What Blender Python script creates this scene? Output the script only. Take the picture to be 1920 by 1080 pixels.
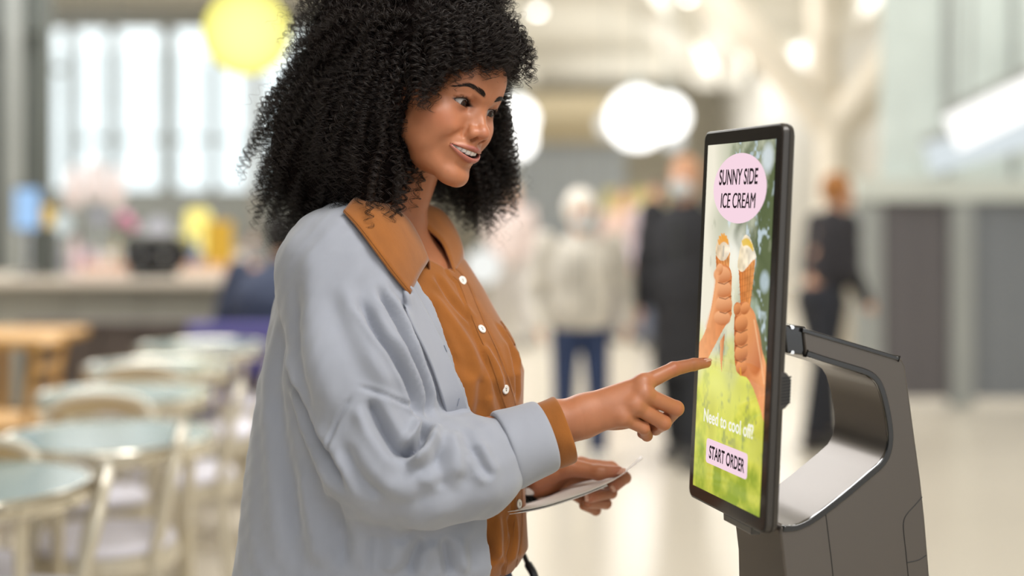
import bpy, math, random
import numpy as np
from mathutils import Vector, Matrix, noise

for _o in list(bpy.data.objects):
    bpy.data.objects.remove(_o)
SC = bpy.context.scene
FP, HY, CZ = 2667.0, 380.0, 1.42          # focal length in pixels, horizon row, camera height

# ------------------------------------------------------------------ camera, world, light, exposure
_cd = bpy.data.cameras.new('camera')
_cd.sensor_width = 36.0
_cd.lens = 50.0
_cd.shift_y = (HY - 540.0) / 1920.0
_cd.clip_start, _cd.clip_end = 0.05, 200
_cd.dof.use_dof = True
_cd.dof.focus_distance = 1.985
_cd.dof.aperture_fstop = 1.25
CAM = bpy.data.objects.new('camera', _cd)
SC.collection.objects.link(CAM)
CAM.location = (0, 0, CZ)
CAM.rotation_euler = (math.pi / 2, 0, 0)
SC.camera = CAM

_w = bpy.data.worlds.new('overcast_sky')
SC.world = _w
_w.use_nodes = True
_bg = _w.node_tree.nodes['Background']
_bg.inputs[0].default_value = (0.93, 0.97, 1.0, 1)
_bg.inputs[1].default_value = 1.6


def area_light(name, loc, target, sx, sy, power, col=(1, 1, 1)):
    l = bpy.data.lights.new(name, 'AREA')
    l.shape = 'RECTANGLE'
    l.size, l.size_y, l.energy, l.color = sx, sy, power, col
    o = bpy.data.objects.new(name, l)
    SC.collection.objects.link(o)
    o.location = loc
    o.rotation_euler = (Vector(target) - Vector(loc)).to_track_quat('-Z', 'Y').to_euler()
    return o


area_light('ceiling_light_key', (1.2, 0.7, 4.0), (-0.1, 2.1, 1.3), 1.6, 1.6, 150, (1.0, 0.98, 0.95))
area_light('ceiling_light_front', (-0.3, -0.8, 4.0), (-0.1, 2.1, 1.3), 1.6, 1.6, 45)
area_light('reflection_light_left', (-1.9, 6.9, 4.1), (-1.9, 6.6, 0.0), 3.0, 3.0, 240)  # unseen area light added to reflect in the kiosk stand's inner slope
for _x, _y, _p in ((-4, 12, 260), (3.5, 8.0, 90), (3, 17, 200), (4, 26, 300), (-7, 17, 200), (0, 13, 220)):
    area_light('hall_fill_light', (_x, _y, 4.1), (_x, _y, 0), 4, 4, _p)  # bare area lights added as general fill, no fixtures modelled
for _x, _y, _p in ((1.0, 14, 26), (2.0, 22, 65), (-5, 14, 22), (3, 29, 80)):
    area_light('ceiling_fill_light', (_x, _y, 2.85), (_x, _y, 9), 4, 5, _p, (1.0, 0.98, 0.94))  # unseen area lights aimed upward, added to brighten the ceiling
SC.view_settings.view_transform = 'Standard'
SC.view_settings.look = 'None'
SC.view_settings.gamma = 1.0
SC.view_settings.use_curve_mapping = False
SC.view_settings.exposure = 0.0

# ------------------------------------------------------------------ helpers
def lin(c):
    return tuple((v / 12.92 if v <= 0.04045 else ((v + 0.055) / 1.055) ** 2.4) for v in c)


def hexc(h):
    return lin(tuple(int(h[i:i + 2], 16) / 255 for i in (0, 2, 4)))


def P(px, py, Y):
    """world point at depth Y that the photograph shows at px, py"""
    return np.array([(px - 960.0) / FP * Y, Y, CZ + (HY - py) / FP * Y])


def mat(name, col, rough=0.5, metal=0.0, bump=None, var=0.0, vscale=8.0, coat=0.0, sss=0.0, spec=0.5, emit=0.0, attr=None,
        sheen=0.0, stretch=(1, 1, 1), alpha=1.0, trans=0.0):
    m = bpy.data.materials.new(name)
    m.use_nodes = True
    nt = m.node_tree
    b = nt.nodes['Principled BSDF']
    b.inputs['Base Color'].default_value = (*col, 1)
    b.inputs['Roughness'].default_value = rough
    b.inputs['Metallic'].default_value = metal
    b.inputs['Specular IOR Level'].default_value = spec
    b.inputs['Coat Weight'].default_value = coat
    b.inputs['Coat Roughness'].default_value = 0.08
    b.inputs['Sheen Weight'].default_value = sheen
    b.inputs['Sheen Roughness'].default_value = 0.5
    if trans:
        b.inputs['Transmission Weight'].default_value = trans
    if sss:
        b.inputs['Subsurface Weight'].default_value = sss
        b.inputs['Subsurface Radius'].default_value = (1.0, 0.35, 0.2)
        b.inputs['Subsurface Scale'].default_value = 0.006
    if emit:
        b.inputs['Emission Color'].default_value = (*col, 1)
        b.inputs['Emission Strength'].default_value = emit
    tc = nt.nodes.new('ShaderNodeTexCoord')
    mp = nt.nodes.new('ShaderNodeMapping')
    mp.inputs['Scale'].default_value = stretch
    nt.links.new(tc.outputs['Object'], mp.inputs['Vector'])
    src = None
    if attr:
        at = nt.nodes.new('ShaderNodeAttribute')
        at.attribute_name = attr
        src = at.outputs['Color']
        nt.links.new(src, b.inputs['Base Color'])
        if emit:
            nt.links.new(src, b.inputs['Emission Color'])
    if var:
        n = nt.nodes.new('ShaderNodeTexNoise')
        n.inputs['Scale'].default_value = vscale
        n.inputs['Detail'].default_value = 5
        nt.links.new(mp.outputs['Vector'], n.inputs['Vector'])
        mx = nt.nodes.new('ShaderNodeMix')
        mx.data_type = 'RGBA'
        mx.blend_type = 'MULTIPLY'
        mx.inputs[0].default_value = 1.0
        cr = nt.nodes.new('ShaderNodeMapRange')
        cr.inputs['From Min'].default_value = 0.3
        cr.inputs['From Max'].default_value = 0.7
        cr.inputs['To Min'].default_value = 1 - var
        cr.inputs['To Max'].default_value = 1 + var
        nt.links.new(n.outputs['Fac'], cr.inputs['Value'])
        if src is not None:
            nt.links.new(src, mx.inputs[6])
        else:
            mx.inputs[6].default_value = (*col, 1)
        nt.links.new(cr.outputs['Result'], mx.inputs[7])
        nt.links.new(mx.outputs[2], b.inputs['Base Color'])
    if bump:
        kind, sc, st, dist = bump
        if kind == 'noise':
            t = nt.nodes.new('ShaderNodeTexNoise')
            t.inputs['Detail'].default_value = 6
            out = t.outputs['Fac']
        elif kind == 'wave':
            t = nt.nodes.new('ShaderNodeTexWave')
            t.inputs['Distortion'].default_value = 1.5
            out = t.outputs['Fac']
        else:
            t = nt.nodes.new('ShaderNodeTexVoronoi')
            out = t.outputs['Distance']
        t.inputs['Scale'].default_value = sc
        nt.links.new(mp.outputs['Vector'], t.inputs['Vector'])
        bp = nt.nodes.new('ShaderNodeBump')
        bp.inputs['Strength'].default_value = st
        bp.inputs['Distance'].default_value = dist
        nt.links.new(out, bp.inputs['Height'])
        nt.links.new(bp.outputs['Normal'], b.inputs['Normal'])
    return m


def emat(name, col, strength):
    m = bpy.data.materials.new(name)
    m.use_nodes = True
    nt = m.node_tree
    nt.nodes.remove(nt.nodes['Principled BSDF'])
    e = nt.nodes.new('ShaderNodeEmission')
    e.inputs[0].default_value = (*col, 1)
    e.inputs[1].default_value = strength
    nt.links.new(e.outputs[0], nt.nodes['Material Output'].inputs[0])
    return m


def link(o, m=None, parent=None):
    SC.collection.objects.link(o)
    if m is not None:
        o.data.materials.append(m)
    if parent is not None:
        o.parent = parent
        o.matrix_parent_inverse = world_of(parent).inverted()
    return o


def world_of(o):
    mw = Matrix.LocRotScale(o.location, o.rotation_euler, o.scale)
    if o.parent:
        mw = world_of(o.parent) @ o.matrix_parent_inverse @ mw
    return mw


def mesh_obj(name, V, Fc, m=None, parent=None, smooth=True, cols=None):
    """one mesh object from vertex and (quad or mixed) face arrays in world coordinates"""
    me = bpy.data.meshes.new(name)
    V = np.asarray(V, dtype=np.float32)
    if isinstance(Fc, np.ndarray):
        k = Fc.shape[1]
        me.vertices.add(len(V))
        me.vertices.foreach_set('co', V.ravel())
        me.loops.add(Fc.size)
        me.loops.foreach_set('vertex_index', Fc.astype(np.int32).ravel())
        me.polygons.add(len(Fc))
        me.polygons.foreach_set('loop_start', np.arange(0, Fc.size, k, dtype=np.int32))
        me.update(calc_edges=True)
        me.validate()
    else:
        me.from_pydata([tuple(map(float, v)) for v in V], [], [tuple(int(i) for i in f) for f in Fc])
        me.update()
    if smooth:
        me.polygons.foreach_set('use_smooth', np.ones(len(me.polygons), dtype=bool))
    if cols is not None:
        ca = me.color_attributes.new('tint', 'FLOAT_COLOR', 'POINT')
        ca.data.foreach_set('color', np.c_[cols, np.ones(len(cols))].astype(np.float32).ravel())
    return link(bpy.data.objects.new(name, me), m, parent)


def tag(o, label=None, cat=None, group=None, kind=None):
    for k, v in (('label', label), ('category', cat), ('group', group), ('kind', kind)):
        if v:
            o[k] = v
    return o


def empty(name, loc, rz=0.0):
    o = bpy.data.objects.new(name, None)
    SC.collection.objects.link(o)
    o.location = loc
    o.rotation_euler = (0, 0, rz)
    o.empty_display_size = 0.1
    return o


def copy_tree(o, parent=None):
    c = o.copy()
    SC.collection.objects.link(c)
    if parent is not None:
        c.parent = parent
        c.matrix_parent_inverse = o.matrix_parent_inverse.copy()
    for ch in [x for x in bpy.data.objects if x.parent == o]:
        copy_tree(ch, c)
    return c


class MB:
    """collects simple shapes and links them as ONE mesh object"""

    def __init__(s):
        s.v, s.f = [], []

    def add(s, V, Fc):
        n = len(s.v)
        s.v.extend([tuple(map(float, v)) for v in V])
        s.f.extend([tuple(i + n for i in f) for f in Fc])
        return s

    def box(s, lo, hi, bev=0.0, R=None, c=None):
        lo, hi = np.array(lo, float), np.array(hi, float)
        b = min(bev, 0.49 * min(hi - lo))
        V = []
        if b <= 0:
            for z in (lo[2], hi[2]):
                for y in (lo[1], hi[1]):
                    for x in (lo[0], hi[0]):
                        V.append((x, y, z))
            Fc = [(0, 2, 3, 1), (4, 5, 7, 6), (0, 1, 5, 4), (2, 6, 7, 3), (0, 4, 6, 2), (1, 3, 7, 5)]
        else:
            rings = []
            for z, ins in ((lo[2], b), (lo[2] + b, 0), (hi[2] - b, 0), (hi[2], b)):
                x0, x1, y0, y1 = lo[0] + ins, hi[0] - ins, lo[1] + ins, hi[1] - ins
                q = b if ins == 0 else b * 0.6
                ring = [(x0 + q, y0), (x1 - q, y0), (x1, y0 + q), (x1, y1 - q), (x1 - q, y1), (x0 + q, y1), (x0, y1 - q), (x0, y0 + q)]
                rings.append([(a, bb, z) for a, bb in ring])
            Fc = []
            for r in rings:
                V += r
            for k in range(3):
                for i in range(8):
                    j = (i + 1) % 8
                    Fc.append((k * 8 + i, k * 8 + j, k * 8 + 8 + j, k * 8 + 8 + i))
            Fc.append(tuple(range(7, -1, -1)))
            Fc.append(tuple(range(24, 32)))
        if R is not None:
            V = (np.array(V) - (0 if c is None else np.array(c))) @ np.array(R).T + (0 if c is None else np.array(c))
        return s.add(V, Fc)

    def tube(s, pts, r, n=8, closed=False, cap=True):
        pts = np.array(pts, float)
        rs = np.full(len(pts), r, float) if np.isscalar(r) else np.array(r, float)
        m = len(pts)
        V, Fc = [], []
        prev = None
        for i in range(m):
            a = pts[(i - 1) % m] if (closed or i > 0) else pts[i]
            b = pts[(i + 1) % m] if (closed or i < m - 1) else pts[i]
            t = (b - a) / max(np.linalg.norm(b - a), 1e-9)
            if prev is None:
                u = np.cross(t, (0, 0, 1.0)) if abs(t[2]) < 0.9 else np.cross(t, (1.0, 0, 0))
            else:
                u = prev - t * np.dot(prev, t)
            u /= max(np.linalg.norm(u), 1e-9)
            prev = u
            w = np.cross(t, u)
            for k in range(n):
                an = 2 * math.pi * k / n
                V.append(pts[i] + rs[i] * (math.cos(an) * u + math.sin(an) * w))
        for i in range(m if closed else m - 1):
            for k in range(n):
                j = (k + 1) % n
                i2 = (i + 1) % m
                Fc.append((i * n + k, i * n + j, i2 * n + j, i2 * n + k))
        if cap and not closed:
            Fc.append(tuple(range(n - 1, -1, -1)))
            Fc.append(tuple(range((m - 1) * n, m * n)))
        return s.add(V, Fc)

    def lathe(s, prof, c=(0, 0, 0), n=24):
        V, Fc = [], []
        for r, z in prof:
            for k in range(n):
                a = 2 * math.pi * k / n
                V.append((c[0] + r * math.cos(a), c[1] + r * math.sin(a), c[2] + z))
        m = len(prof)
        for i in range(m - 1):
            for k in range(n):
                j = (k + 1) % n
                Fc.append((i * n + k, i * n + j, i * n + n + j, i * n + n + k))
        Fc.append(tuple(range(n - 1, -1, -1)))
        Fc.append(tuple(range((m - 1) * n, m * n)))
        return s.add(V, Fc)

    def ball(s, c, r, n=12):
        r = np.array((r, r, r) if np.isscalar(r) else r, float)
        V, Fc = [], []
        m = max(6, n // 2 + 2)
        for i in range(1, m):
            th = math.pi * i / m
            for k in range(n):
                a = 2 * math.pi * k / n
                V.append(np.array(c) + r * (math.sin(th) * math.cos(a), math.sin(th) * math.sin(a), math.cos(th)))
        for i in range(m - 2):
            for k in range(n):
                j = (k + 1) % n
                Fc.append((i * n + k, i * n + n + k, i * n + n + j, i * n + j))
        V += [np.array(c) + r * (0, 0, 1), np.array(c) - r * (0, 0, 1)]
        t = len(V) - 2
        for k in range(n):
            j = (k + 1) % n
            Fc.append((t, k, j))
            Fc.append((t + 1, (m - 2) * n + j, (m - 2) * n + k))
        return s.add(V, Fc)

    def prism(s, poly, axis_o, ax_u, ax_v, ax_w, w0, w1):
        """poly of (u, v) extruded from w0 to w1"""
        o, u, v, w = map(lambda q: np.array(q, float), (axis_o, ax_u, ax_v, ax_w))
        n = len(poly)
        V = [o + a * u + b * v + w0 * w for a, b in poly] + [o + a * u + b * v + w1 * w for a, b in poly]
        Fc = [tuple(range(n - 1, -1, -1)), tuple(range(n, 2 * n))]
        Fc += [(i, (i + 1) % n, n + (i + 1) % n, n + i) for i in range(n)]
        return s.add(V, Fc)

    def build(s, name, m=None, parent=None, smooth=False, bevel=0.0):
        me = bpy.data.meshes.new(name)
        me.from_pydata(s.v, [], s.f)
        me.update()
        o = bpy.data.objects.new(name, me)
        if smooth:
            me.polygons.foreach_set('use_smooth', np.ones(len(me.polygons), dtype=bool))
            try:
                me.set_sharp_from_angle(angle=math.radians(38))
            except Exception:
                pass
        link(o, m, parent)
        if bevel:
            b = o.modifiers.new('bevel', 'BEVEL')
            b.width = bevel
            b.segments = 2
            b.limit_method = 'ANGLE'
        return o


def smooth_path(pts, n=6, closed=False):
    """Catmull-Rom through the points"""
    pts = np.array(pts, float)
    m = len(pts)
    out = []
    rng = range(m) if closed else range(m - 1)
    for i in rng:
        if closed:
            p0, p1, p2, p3 = (pts[(i + k) % m] for k in (-1, 0, 1, 2))
        else:
            p1, p2 = pts[i], pts[i + 1]
            p0 = pts[i - 1] if i > 0 else 2 * p1 - p2
            p3 = pts[i + 2] if i + 2 < m else 2 * p2 - p1
        for k in range(n):
            t = k / n
            out.append(0.5 * (2 * p1 + (p2 - p0) * t + (2 * p0 - 5 * p1 + 4 * p2 - p3) * t * t + (3 * p1 - p0 - 3 * p2 + p3) * t ** 3))
    if not closed:
        out.append(pts[-1])
    return np.array(out)


# ---- implicit surfaces
def smin(a, b, k):
    h = np.maximum(k - np.abs(a - b), 0) / k
    return np.minimum(a, b) - h * h * k * 0.25


def smax(a, b, k):
    return -smin(-a, -b, k)


def ell(p, c, r):
    q = (p - np.array(c, np.float32))
    r = np.array(r, np.float32)
    k0 = np.linalg.norm(q / r, axis=1)
    k1 = np.linalg.norm(q / (r * r), axis=1) + 1e-9
    return k0 * (k0 - 1) / k1


def rcone(p, a, b, r1, r2):
    a, b = np.array(a, np.float32), np.array(b, np.float32)
    ba = b - a
    t = np.clip(((p - a) @ ba) / float(ba @ ba), 0, 1)
    return np.linalg.norm(p - a - t[:, None] * ba, axis=1) - (r1 + (r2 - r1) * t)


def chain(p, pts, rs, k=0.0):
    d = None
    for i in range(len(pts) - 1):
        e = rcone(p, pts[i], pts[i + 1], rs[i], rs[i + 1])
        d = e if d is None else (smin(d, e, k) if k else np.minimum(d, e))
    return d


def surface_net(f, lo, hi, h, B=8, margin=1.6, relax=1):
    """polygonise f(points)=0; only blocks near the surface are sampled"""
    lo, hi = np.array(lo, float), np.array(hi, float)
    nb = np.ceil((hi - lo) / (h * B)).astype(int)
    n = nb * B + 1
    D = np.empty(n, np.float32)
    bi = np.stack(np.meshgrid(*[np.arange(k) for k in nb], indexing='ij'), -1).reshape(-1, 3)
    cc = (lo + (bi + 0.5) * B * h).astype(np.float32)
    fc = f(cc)
    act = np.abs(fc) < B * h * 0.87 * margin
    sg = np.where(fc > 0, 1.0, -1.0).astype(np.float32).reshape(nb)
    big = np.repeat(np.repeat(np.repeat(sg, B, 0), B, 1), B, 2)
    D[:-1, :-1, :-1] = big
    D[-1] = 1; D[:, -1] = 1; D[:, :, -1] = 1
    off = np.stack(np.meshgrid(*[np.arange(B + 1)] * 3, indexing='ij'), -1).reshape(-1, 3)
    ab = bi[act]
    for s in range(0, len(ab), 400):
        idx = (ab[s:s + 400, None, :] * B + off[None]).reshape(-1, 3)
        v = f((lo + idx * h).astype(np.float32))
        D[idx[:, 0], idx[:, 1], idx[:, 2]] = v
    S = D < 0
    c = np.zeros(n - 1, np.int8)
    corners = [(i, j, k) for i in (0, 1) for j in (0, 1) for k in (0, 1)]
    for i, j, k in corners:
        c += S[i:n[0] - 1 + i, j:n[1] - 1 + j, k:n[2] - 1 + k]
    ci = np.argwhere((c > 0) & (c < 8))
    cid = -np.ones(n - 1, np.int32)
    cid[ci[:, 0], ci[:, 1], ci[:, 2]] = np.arange(len(ci))
    acc = np.zeros((len(ci), 3)); cnt = np.zeros(len(ci))
    for a in range(8):
        for ax in range(3):
            A = np.array(corners[a])
            if A[ax]:
                continue
            Bc = A.copy(); Bc[ax] = 1
            ia, ib = ci + A, ci + Bc
            da, db = D[ia[:, 0], ia[:, 1], ia[:, 2]], D[ib[:, 0], ib[:, 1], ib[:, 2]]
            m = (da < 0) != (db < 0)
            t = np.where(m, da / np.where(m, da - db, 1), 0)
            acc[m] += (A + t[:, None] * (Bc - A))[m]
            cnt[m] += 1
    V = lo + (ci + acc / cnt[:, None]) * h
    quads = []
    for ax in range(3):
        u, w = (ax + 1) % 3, (ax + 2) % 3
        sl = [slice(1, -1)] * 3; sl[ax] = slice(0, -1)
        s2 = list(sl); s2[ax] = slice(1, None)
        e = np.argwhere(S[tuple(sl)] != S[tuple(s2)])
        e += np.array([0 if k == ax else 1 for k in range(3)])
        eu = np.zeros(3, int); eu[u] = 1
        ew = np.zeros(3, int); ew[w] = 1
        q = np.stack([cid[tuple((e - d).T)] for d in (eu + ew, ew, 0 * eu, eu)], 1)
        inside = S[tuple(e.T)]
        q[~inside] = q[~inside][:, ::-1]
        quads.append(q)
    Q = np.concatenate(quads)
    Q = Q[(Q >= 0).all(1)]
    for _ in range(relax):          # pull the vertices onto the surface
        fv = f(V.astype(np.float32)).astype(float)
        g = np.stack([(f((V + np.eye(3)[k] * h * 0.5).astype(np.float32)) - fv) / (h * 0.5) for k in range(3)], 1)
        st = fv[:, None] * g / np.maximum((g * g).sum(1), 0.15)[:, None]
        ln = np.linalg.norm(st, axis=1)
        st *= np.minimum(1, 0.6 * h / np.maximum(ln, 1e-9))[:, None]
        V = V - st
    return V, Q


def vnormals(V, Q):
    n = np.cross(V[Q[:, 2]] - V[Q[:, 0]], V[Q[:, 3]] - V[Q[:, 1]])
    N = np.zeros_like(V)
    for k in range(4):
        for a in range(3):
            N[:, a] += np.bincount(Q[:, k], n[:, a], len(V))
    return N / np.maximum(np.linalg.norm(N, axis=1), 1e-12)[:, None]


def lap_smooth(V, Q, it=1, w=0.5):
    e = np.concatenate([Q[:, [0, 1]], Q[:, [1, 2]], Q[:, [2, 3]], Q[:, [3, 0]]])
    for _ in range(it):
        A = np.zeros_like(V)
        c = np.bincount(e[:, 0], minlength=len(V)) + np.bincount(e[:, 1], minlength=len(V))
        for a in range(3):
            A[:, a] = np.bincount(e[:, 0], V[e[:, 1], a], len(V)) + np.bincount(e[:, 1], V[e[:, 0], a], len(V))
        V = V * (1 - w) + w * A / np.maximum(c, 1)[:, None]
    return V


def seg_dist(p, pts):
    """distance to a polyline and the 0..1 position along it"""
    pts = np.asarray(pts, float)
    L = np.r_[0, np.cumsum(np.linalg.norm(np.diff(pts, axis=0), axis=1))]
    best = np.full(len(p), 1e9); tt = np.zeros(len(p))
    for i in range(len(pts) - 1):
        ba = pts[i + 1] - pts[i]
        t = np.clip(((p - pts[i]) @ ba) / max(ba @ ba, 1e-12), 0, 1)
        d = np.linalg.norm(p - pts[i] - t[:, None] * ba, axis=1)
        m = d < best
        best[m] = d[m]
        tt[m] = ((L[i] + t * (L[i + 1] - L[i])) / L[-1])[m]
    return best, tt


def hair_obj(name, strands, radii, m, parent=None):
    """strands: (n, k, 3); radii: (n, k)"""
    n, k = strands.shape[:2]
    hc = bpy.data.hair_curves.new(name)
    hc.add_curves([k] * n)
    hc.attributes['position'].data.foreach_set('vector', strands.astype(np.float32).ravel())
    ra = hc.attributes.get('radius') or hc.attributes.new('radius', 'FLOAT', 'POINT')
    ra.data.foreach_set('value', radii.astype(np.float32).ravel())
    return link(bpy.data.objects.new(name, hc), m, parent)


def loft(rows, m=4, n=4):
    """smooth grid through rows of control points -> V, quads"""
    R = [smooth_path(r, m) for r in rows]
    C = np.stack(R)                        # rows x cols x 3
    G = np.stack([smooth_path(C[:, j], n) for j in range(C.shape[1])], 1)
    a, b = G.shape[:2]
    I = np.arange(a * b).reshape(a, b)
    Q = np.stack([I[:-1, :-1], I[:-1, 1:], I[1:, 1:], I[1:, :-1]], -1).reshape(-1, 4)
    return G.reshape(-1, 3), Q, (a, b)


def sheet(name, V, Q, th, m, parent=None, offset=0.0, sub=0):
    o = mesh_obj(name, V, Q, m, parent)
    s = o.modifiers.new('thick', 'SOLIDIFY')
    s.thickness = th
    s.offset = offset
    if sub:
        ss = o.modifiers.new('sub', 'SUBSURF')
        ss.levels = ss.render_levels = sub
    return o

# ------------------------------------------------------------------ the hall
M_FLOOR = mat('polished_floor', hexc('cfc6b6'), 0.22, var=0.05, vscale=0.6, spec=0.4)
M_CEIL = mat('ceiling_paint', hexc('dcd8cc'), 0.9)
M_WALLG = mat('grey_wall', hexc('8c8f8b'), 0.8, var=0.05, vscale=2)
M_WALLD = mat('dark_wall', hexc('4e524e'), 0.8, var=0.08, vscale=2)
M_MULL = mat('window_frame', hexc('8d9490'), 0.5)
M_CREAM = mat('cream_paint', hexc('e9dfce'), 0.6)
M_GLASS = mat('window_glass', hexc('f6fdfc'), 0.02, trans=1.0)
M_WHITE = mat('white_paint', hexc('e8e6e0'), 0.6)


def struct(name, mb, m, parent=None, bevel=0.0, smooth=False):
    o = mb.build(name, m, parent, smooth=smooth, bevel=bevel)
    if parent is None:
        o['kind'] = 'structure'
    return o


CH = 4.17        # ceiling height
struct('floor', MB().box((-16, -8, -0.1), (16, 40, 0.0)), M_FLOOR)
struct('ceiling', MB().box((-16, -2.5, CH), (16, 20.3, CH + 0.2)).box((-2.3, 20.3, CH), (16, 40, CH + 0.2)), M_CEIL)


def X(px, Y):
    return (px - 960) / FP * Y


def Zp(py, Y):
    return CZ + (HY - py) / FP * Y


# window wall on the left, 20 m away
YW = 20.0
wall = MB()
cuts = [(80, 126), (134, 204), (212, 304), (320, 393), (399, 470), (484, 560), (570, 640)]
ztop, zbot = Zp(50, YW), Zp(358, YW)
xs = [-16.0] + [v for c in cuts for v in (X(c[0], YW), X(c[1], YW))] + [-2.2]
for i in range(0, len(xs), 2):
    wall.box((xs[i], YW, 0), (xs[i + 1], YW + 0.3, CH))
for c in cuts:
    wall.box((X(c[0], YW), YW, 0), (X(c[1], YW), YW + 0.3, zbot))
    wall.box((X(c[0], YW), YW, ztop), (X(c[1], YW), YW + 0.3, CH))
struct('wall_back', wall, M_WALLG)
for i, c in enumerate(cuts):
    x0, x1 = X(c[0], YW), X(c[1], YW)
    t = 0.014
    f = MB()
    f.box((x0, YW - .03, zbot), (x0 + t, YW + .1, ztop)).box((x1 - t, YW - .03, zbot), (x1, YW + .1, ztop))
    f.box((x0, YW - .03, zbot), (x1, YW + .1, zbot + t)).box((x0, YW - .03, ztop - t), (x1, YW + .1, ztop))
    zs = [Zp(130, YW)] if i == 0 else [Zp(262, YW)]
    for z in zs:
        f.box((x0, YW - .03, z - .03), (x1, YW + .1, z + .03))
    w = struct('window_%d' % (i + 1), f, M_MULL)
    w['kind'] = 'structure'
    lo = zbot
    for z in zs + [ztop]:
        MB().box((x0 + t, YW + .04, lo + .03), (x1 - t, YW + .05, z - .03)).build('pane', M_GLASS, w)
        lo = z
struct('wall_left', MB().box((-16.2, -8, 0), (-16, 20.3, CH)), M_WALLG)
struct('wall_front', MB().box((-16, -8.3, 0), (1.5, -8, CH)), M_WALLG)
# dark pier and its slim posts left of the windows
pr = MB().box((X(-60, 13), 13.0, 0), (X(74, 13), 13.4, CH))
struct('pillar', pr, M_WALLD)
struct('pillar', MB().box((X(8, 12.6), 12.6, 0), (X(30, 12.6), 12.75, CH)), M_WALLG)
struct('beam', MB().box((X(-300, 13), 12.8, Zp(62, 13)), (X(84, 13), 13.0, CH)), M_WALLD)
struct('trim_1', MB().box((-16, YW - .25, Zp(46, YW)), (-2.2, YW, Zp(20, YW))), mat('grey_band', hexc('a9aaa6'), .7))

# far right part of the hall
YF = 34.0
M_FAR = mat('far_wall', hexc('c9c4b6'), 0.8)
fw = MB().box((-2.2, YF, 0), (16, YF + .3, CH))
struct('wall_far', fw, M_FAR)
struct('wall_side', MB().box((-2.3, YW + .3, 0), (-2.1, YF, CH)), M_FAR)
# shop front in the middle of the far part: fascia, glass panels
YS = 24.0
M_FASC = mat('brown_fascia', hexc('c6b99c'), 0.7)
shop = empty('shop_front', (X(1120, YS), YS, 0))
tag(shop, 'distant shop front with a brown fascia and blue grey glass behind the masked walkers', 'shop front')
MB().box((X(985, YS), YS - .3, Zp(268, YS)), (X(1160, YS), YS, Zp(178, YS))).build('fascia', M_FASC, shop)
M_SHOPG = mat('shop_glass', hexc('b9c1ca'), 0.3)
for k in range(5):
    x0 = X(965 + k * 42, YS)
    x1 = X(965 + k * 42 + 38, YS)
    MB().box((x0, YS - .05, 0.1), (x1, YS, Zp(268, YS))).build('glass_panel', M_SHOPG, shop)
    MB().box((x1, YS - .12, 0), (x1 + (X(1004, YS) - X(1000, YS)), YS, Zp(268, YS))).build('mullion', M_MULL, shop)
# pale yellow sign
sg = empty('yellow_sign', (X(1185, 21), 21, 0))
tag(sg, 'pale yellow sign board standing far behind the masked walkers', 'sign')
MB().box((X(1132, 21), 20.95, Zp(424, 21)), (X(1246, 21), 21.05, Zp(356, 21))).build('board', mat('yellow_board', hexc('ddd08a'), .6), sg)
for px in (1140, 1236):
    MB().box((X(px, 21) - .03, 20.97, 0), (X(px, 21) + .03, 21.03, Zp(424, 21))).build('post', M_MULL, sg)
# cream column with two raking branches
YC = 12.0
col = MB().tube([(X(1566, YC), YC, 0), (X(1566, YC), YC, Zp(215, YC))], 0.155, 20)
co = struct('column', col, M_CREAM, smooth=True)
zc = Zp(230, YC)
MB().tube([(X(1566, YC), YC, zc - .05), (X(1690, YC), YC - .1, Zp(110, YC)), (X(1900, YC), YC - .3, Zp(-95, YC)), (X(2090, YC), YC - .5, CH + .05)], [0.16, 0.22, 0.22, 0.22], 16).build('branch', M_CREAM, co, smooth=True)
MB().tube([(X(1560, YC), YC, zc - .05), (X(1460, YC), YC + .1, Zp(120, YC)), (X(1330, YC), YC + .3, Zp(-40, YC)), (X(1180, YC), YC + .5, CH + .05)], [0.14, 0.15, 0.15, 0.15], 16).build('branch', M_CREAM, co, smooth=True)
MB().tube([(X(1552, YC), YC + .1, zc), (X(1548, YC), YC + .2, CH + .02)], 0.13, 14).build('branch', M_CREAM, co, smooth=True)
# ceiling beams
M_BEAM = mat('beam_paint', hexc('efece3'), .7)
for a, b in (((X(1120, 14), 14), (X(1330, 30), 30)), ((X(1300, 13), 13), (X(1380, 30), 30)), ((X(700, 12), 12), (X(985, 30), 30)), ((X(1750, 15), 15), (X(1480, 32), 32))):
    p0, p1 = np.array([a[0], a[1], CH - .16]), np.array([b[0], b[1], CH - .16])
    d = (p1 - p0) / np.linalg.norm(p1 - p0)
    s = np.cross(d, (0, 0, 1))
    V = [p + s * q + np.array([0, 0, z]) for p in (p0, p1) for q in (-.22, .22) for z in (-.15, .17)]
    struct('beam', MB().add(V, [(0, 1, 3, 2), (4, 6, 7, 5), (0, 2, 6, 4), (1, 5, 7, 3), (0, 4, 5, 1), (2, 3, 7, 6)]), M_BEAM)

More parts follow.
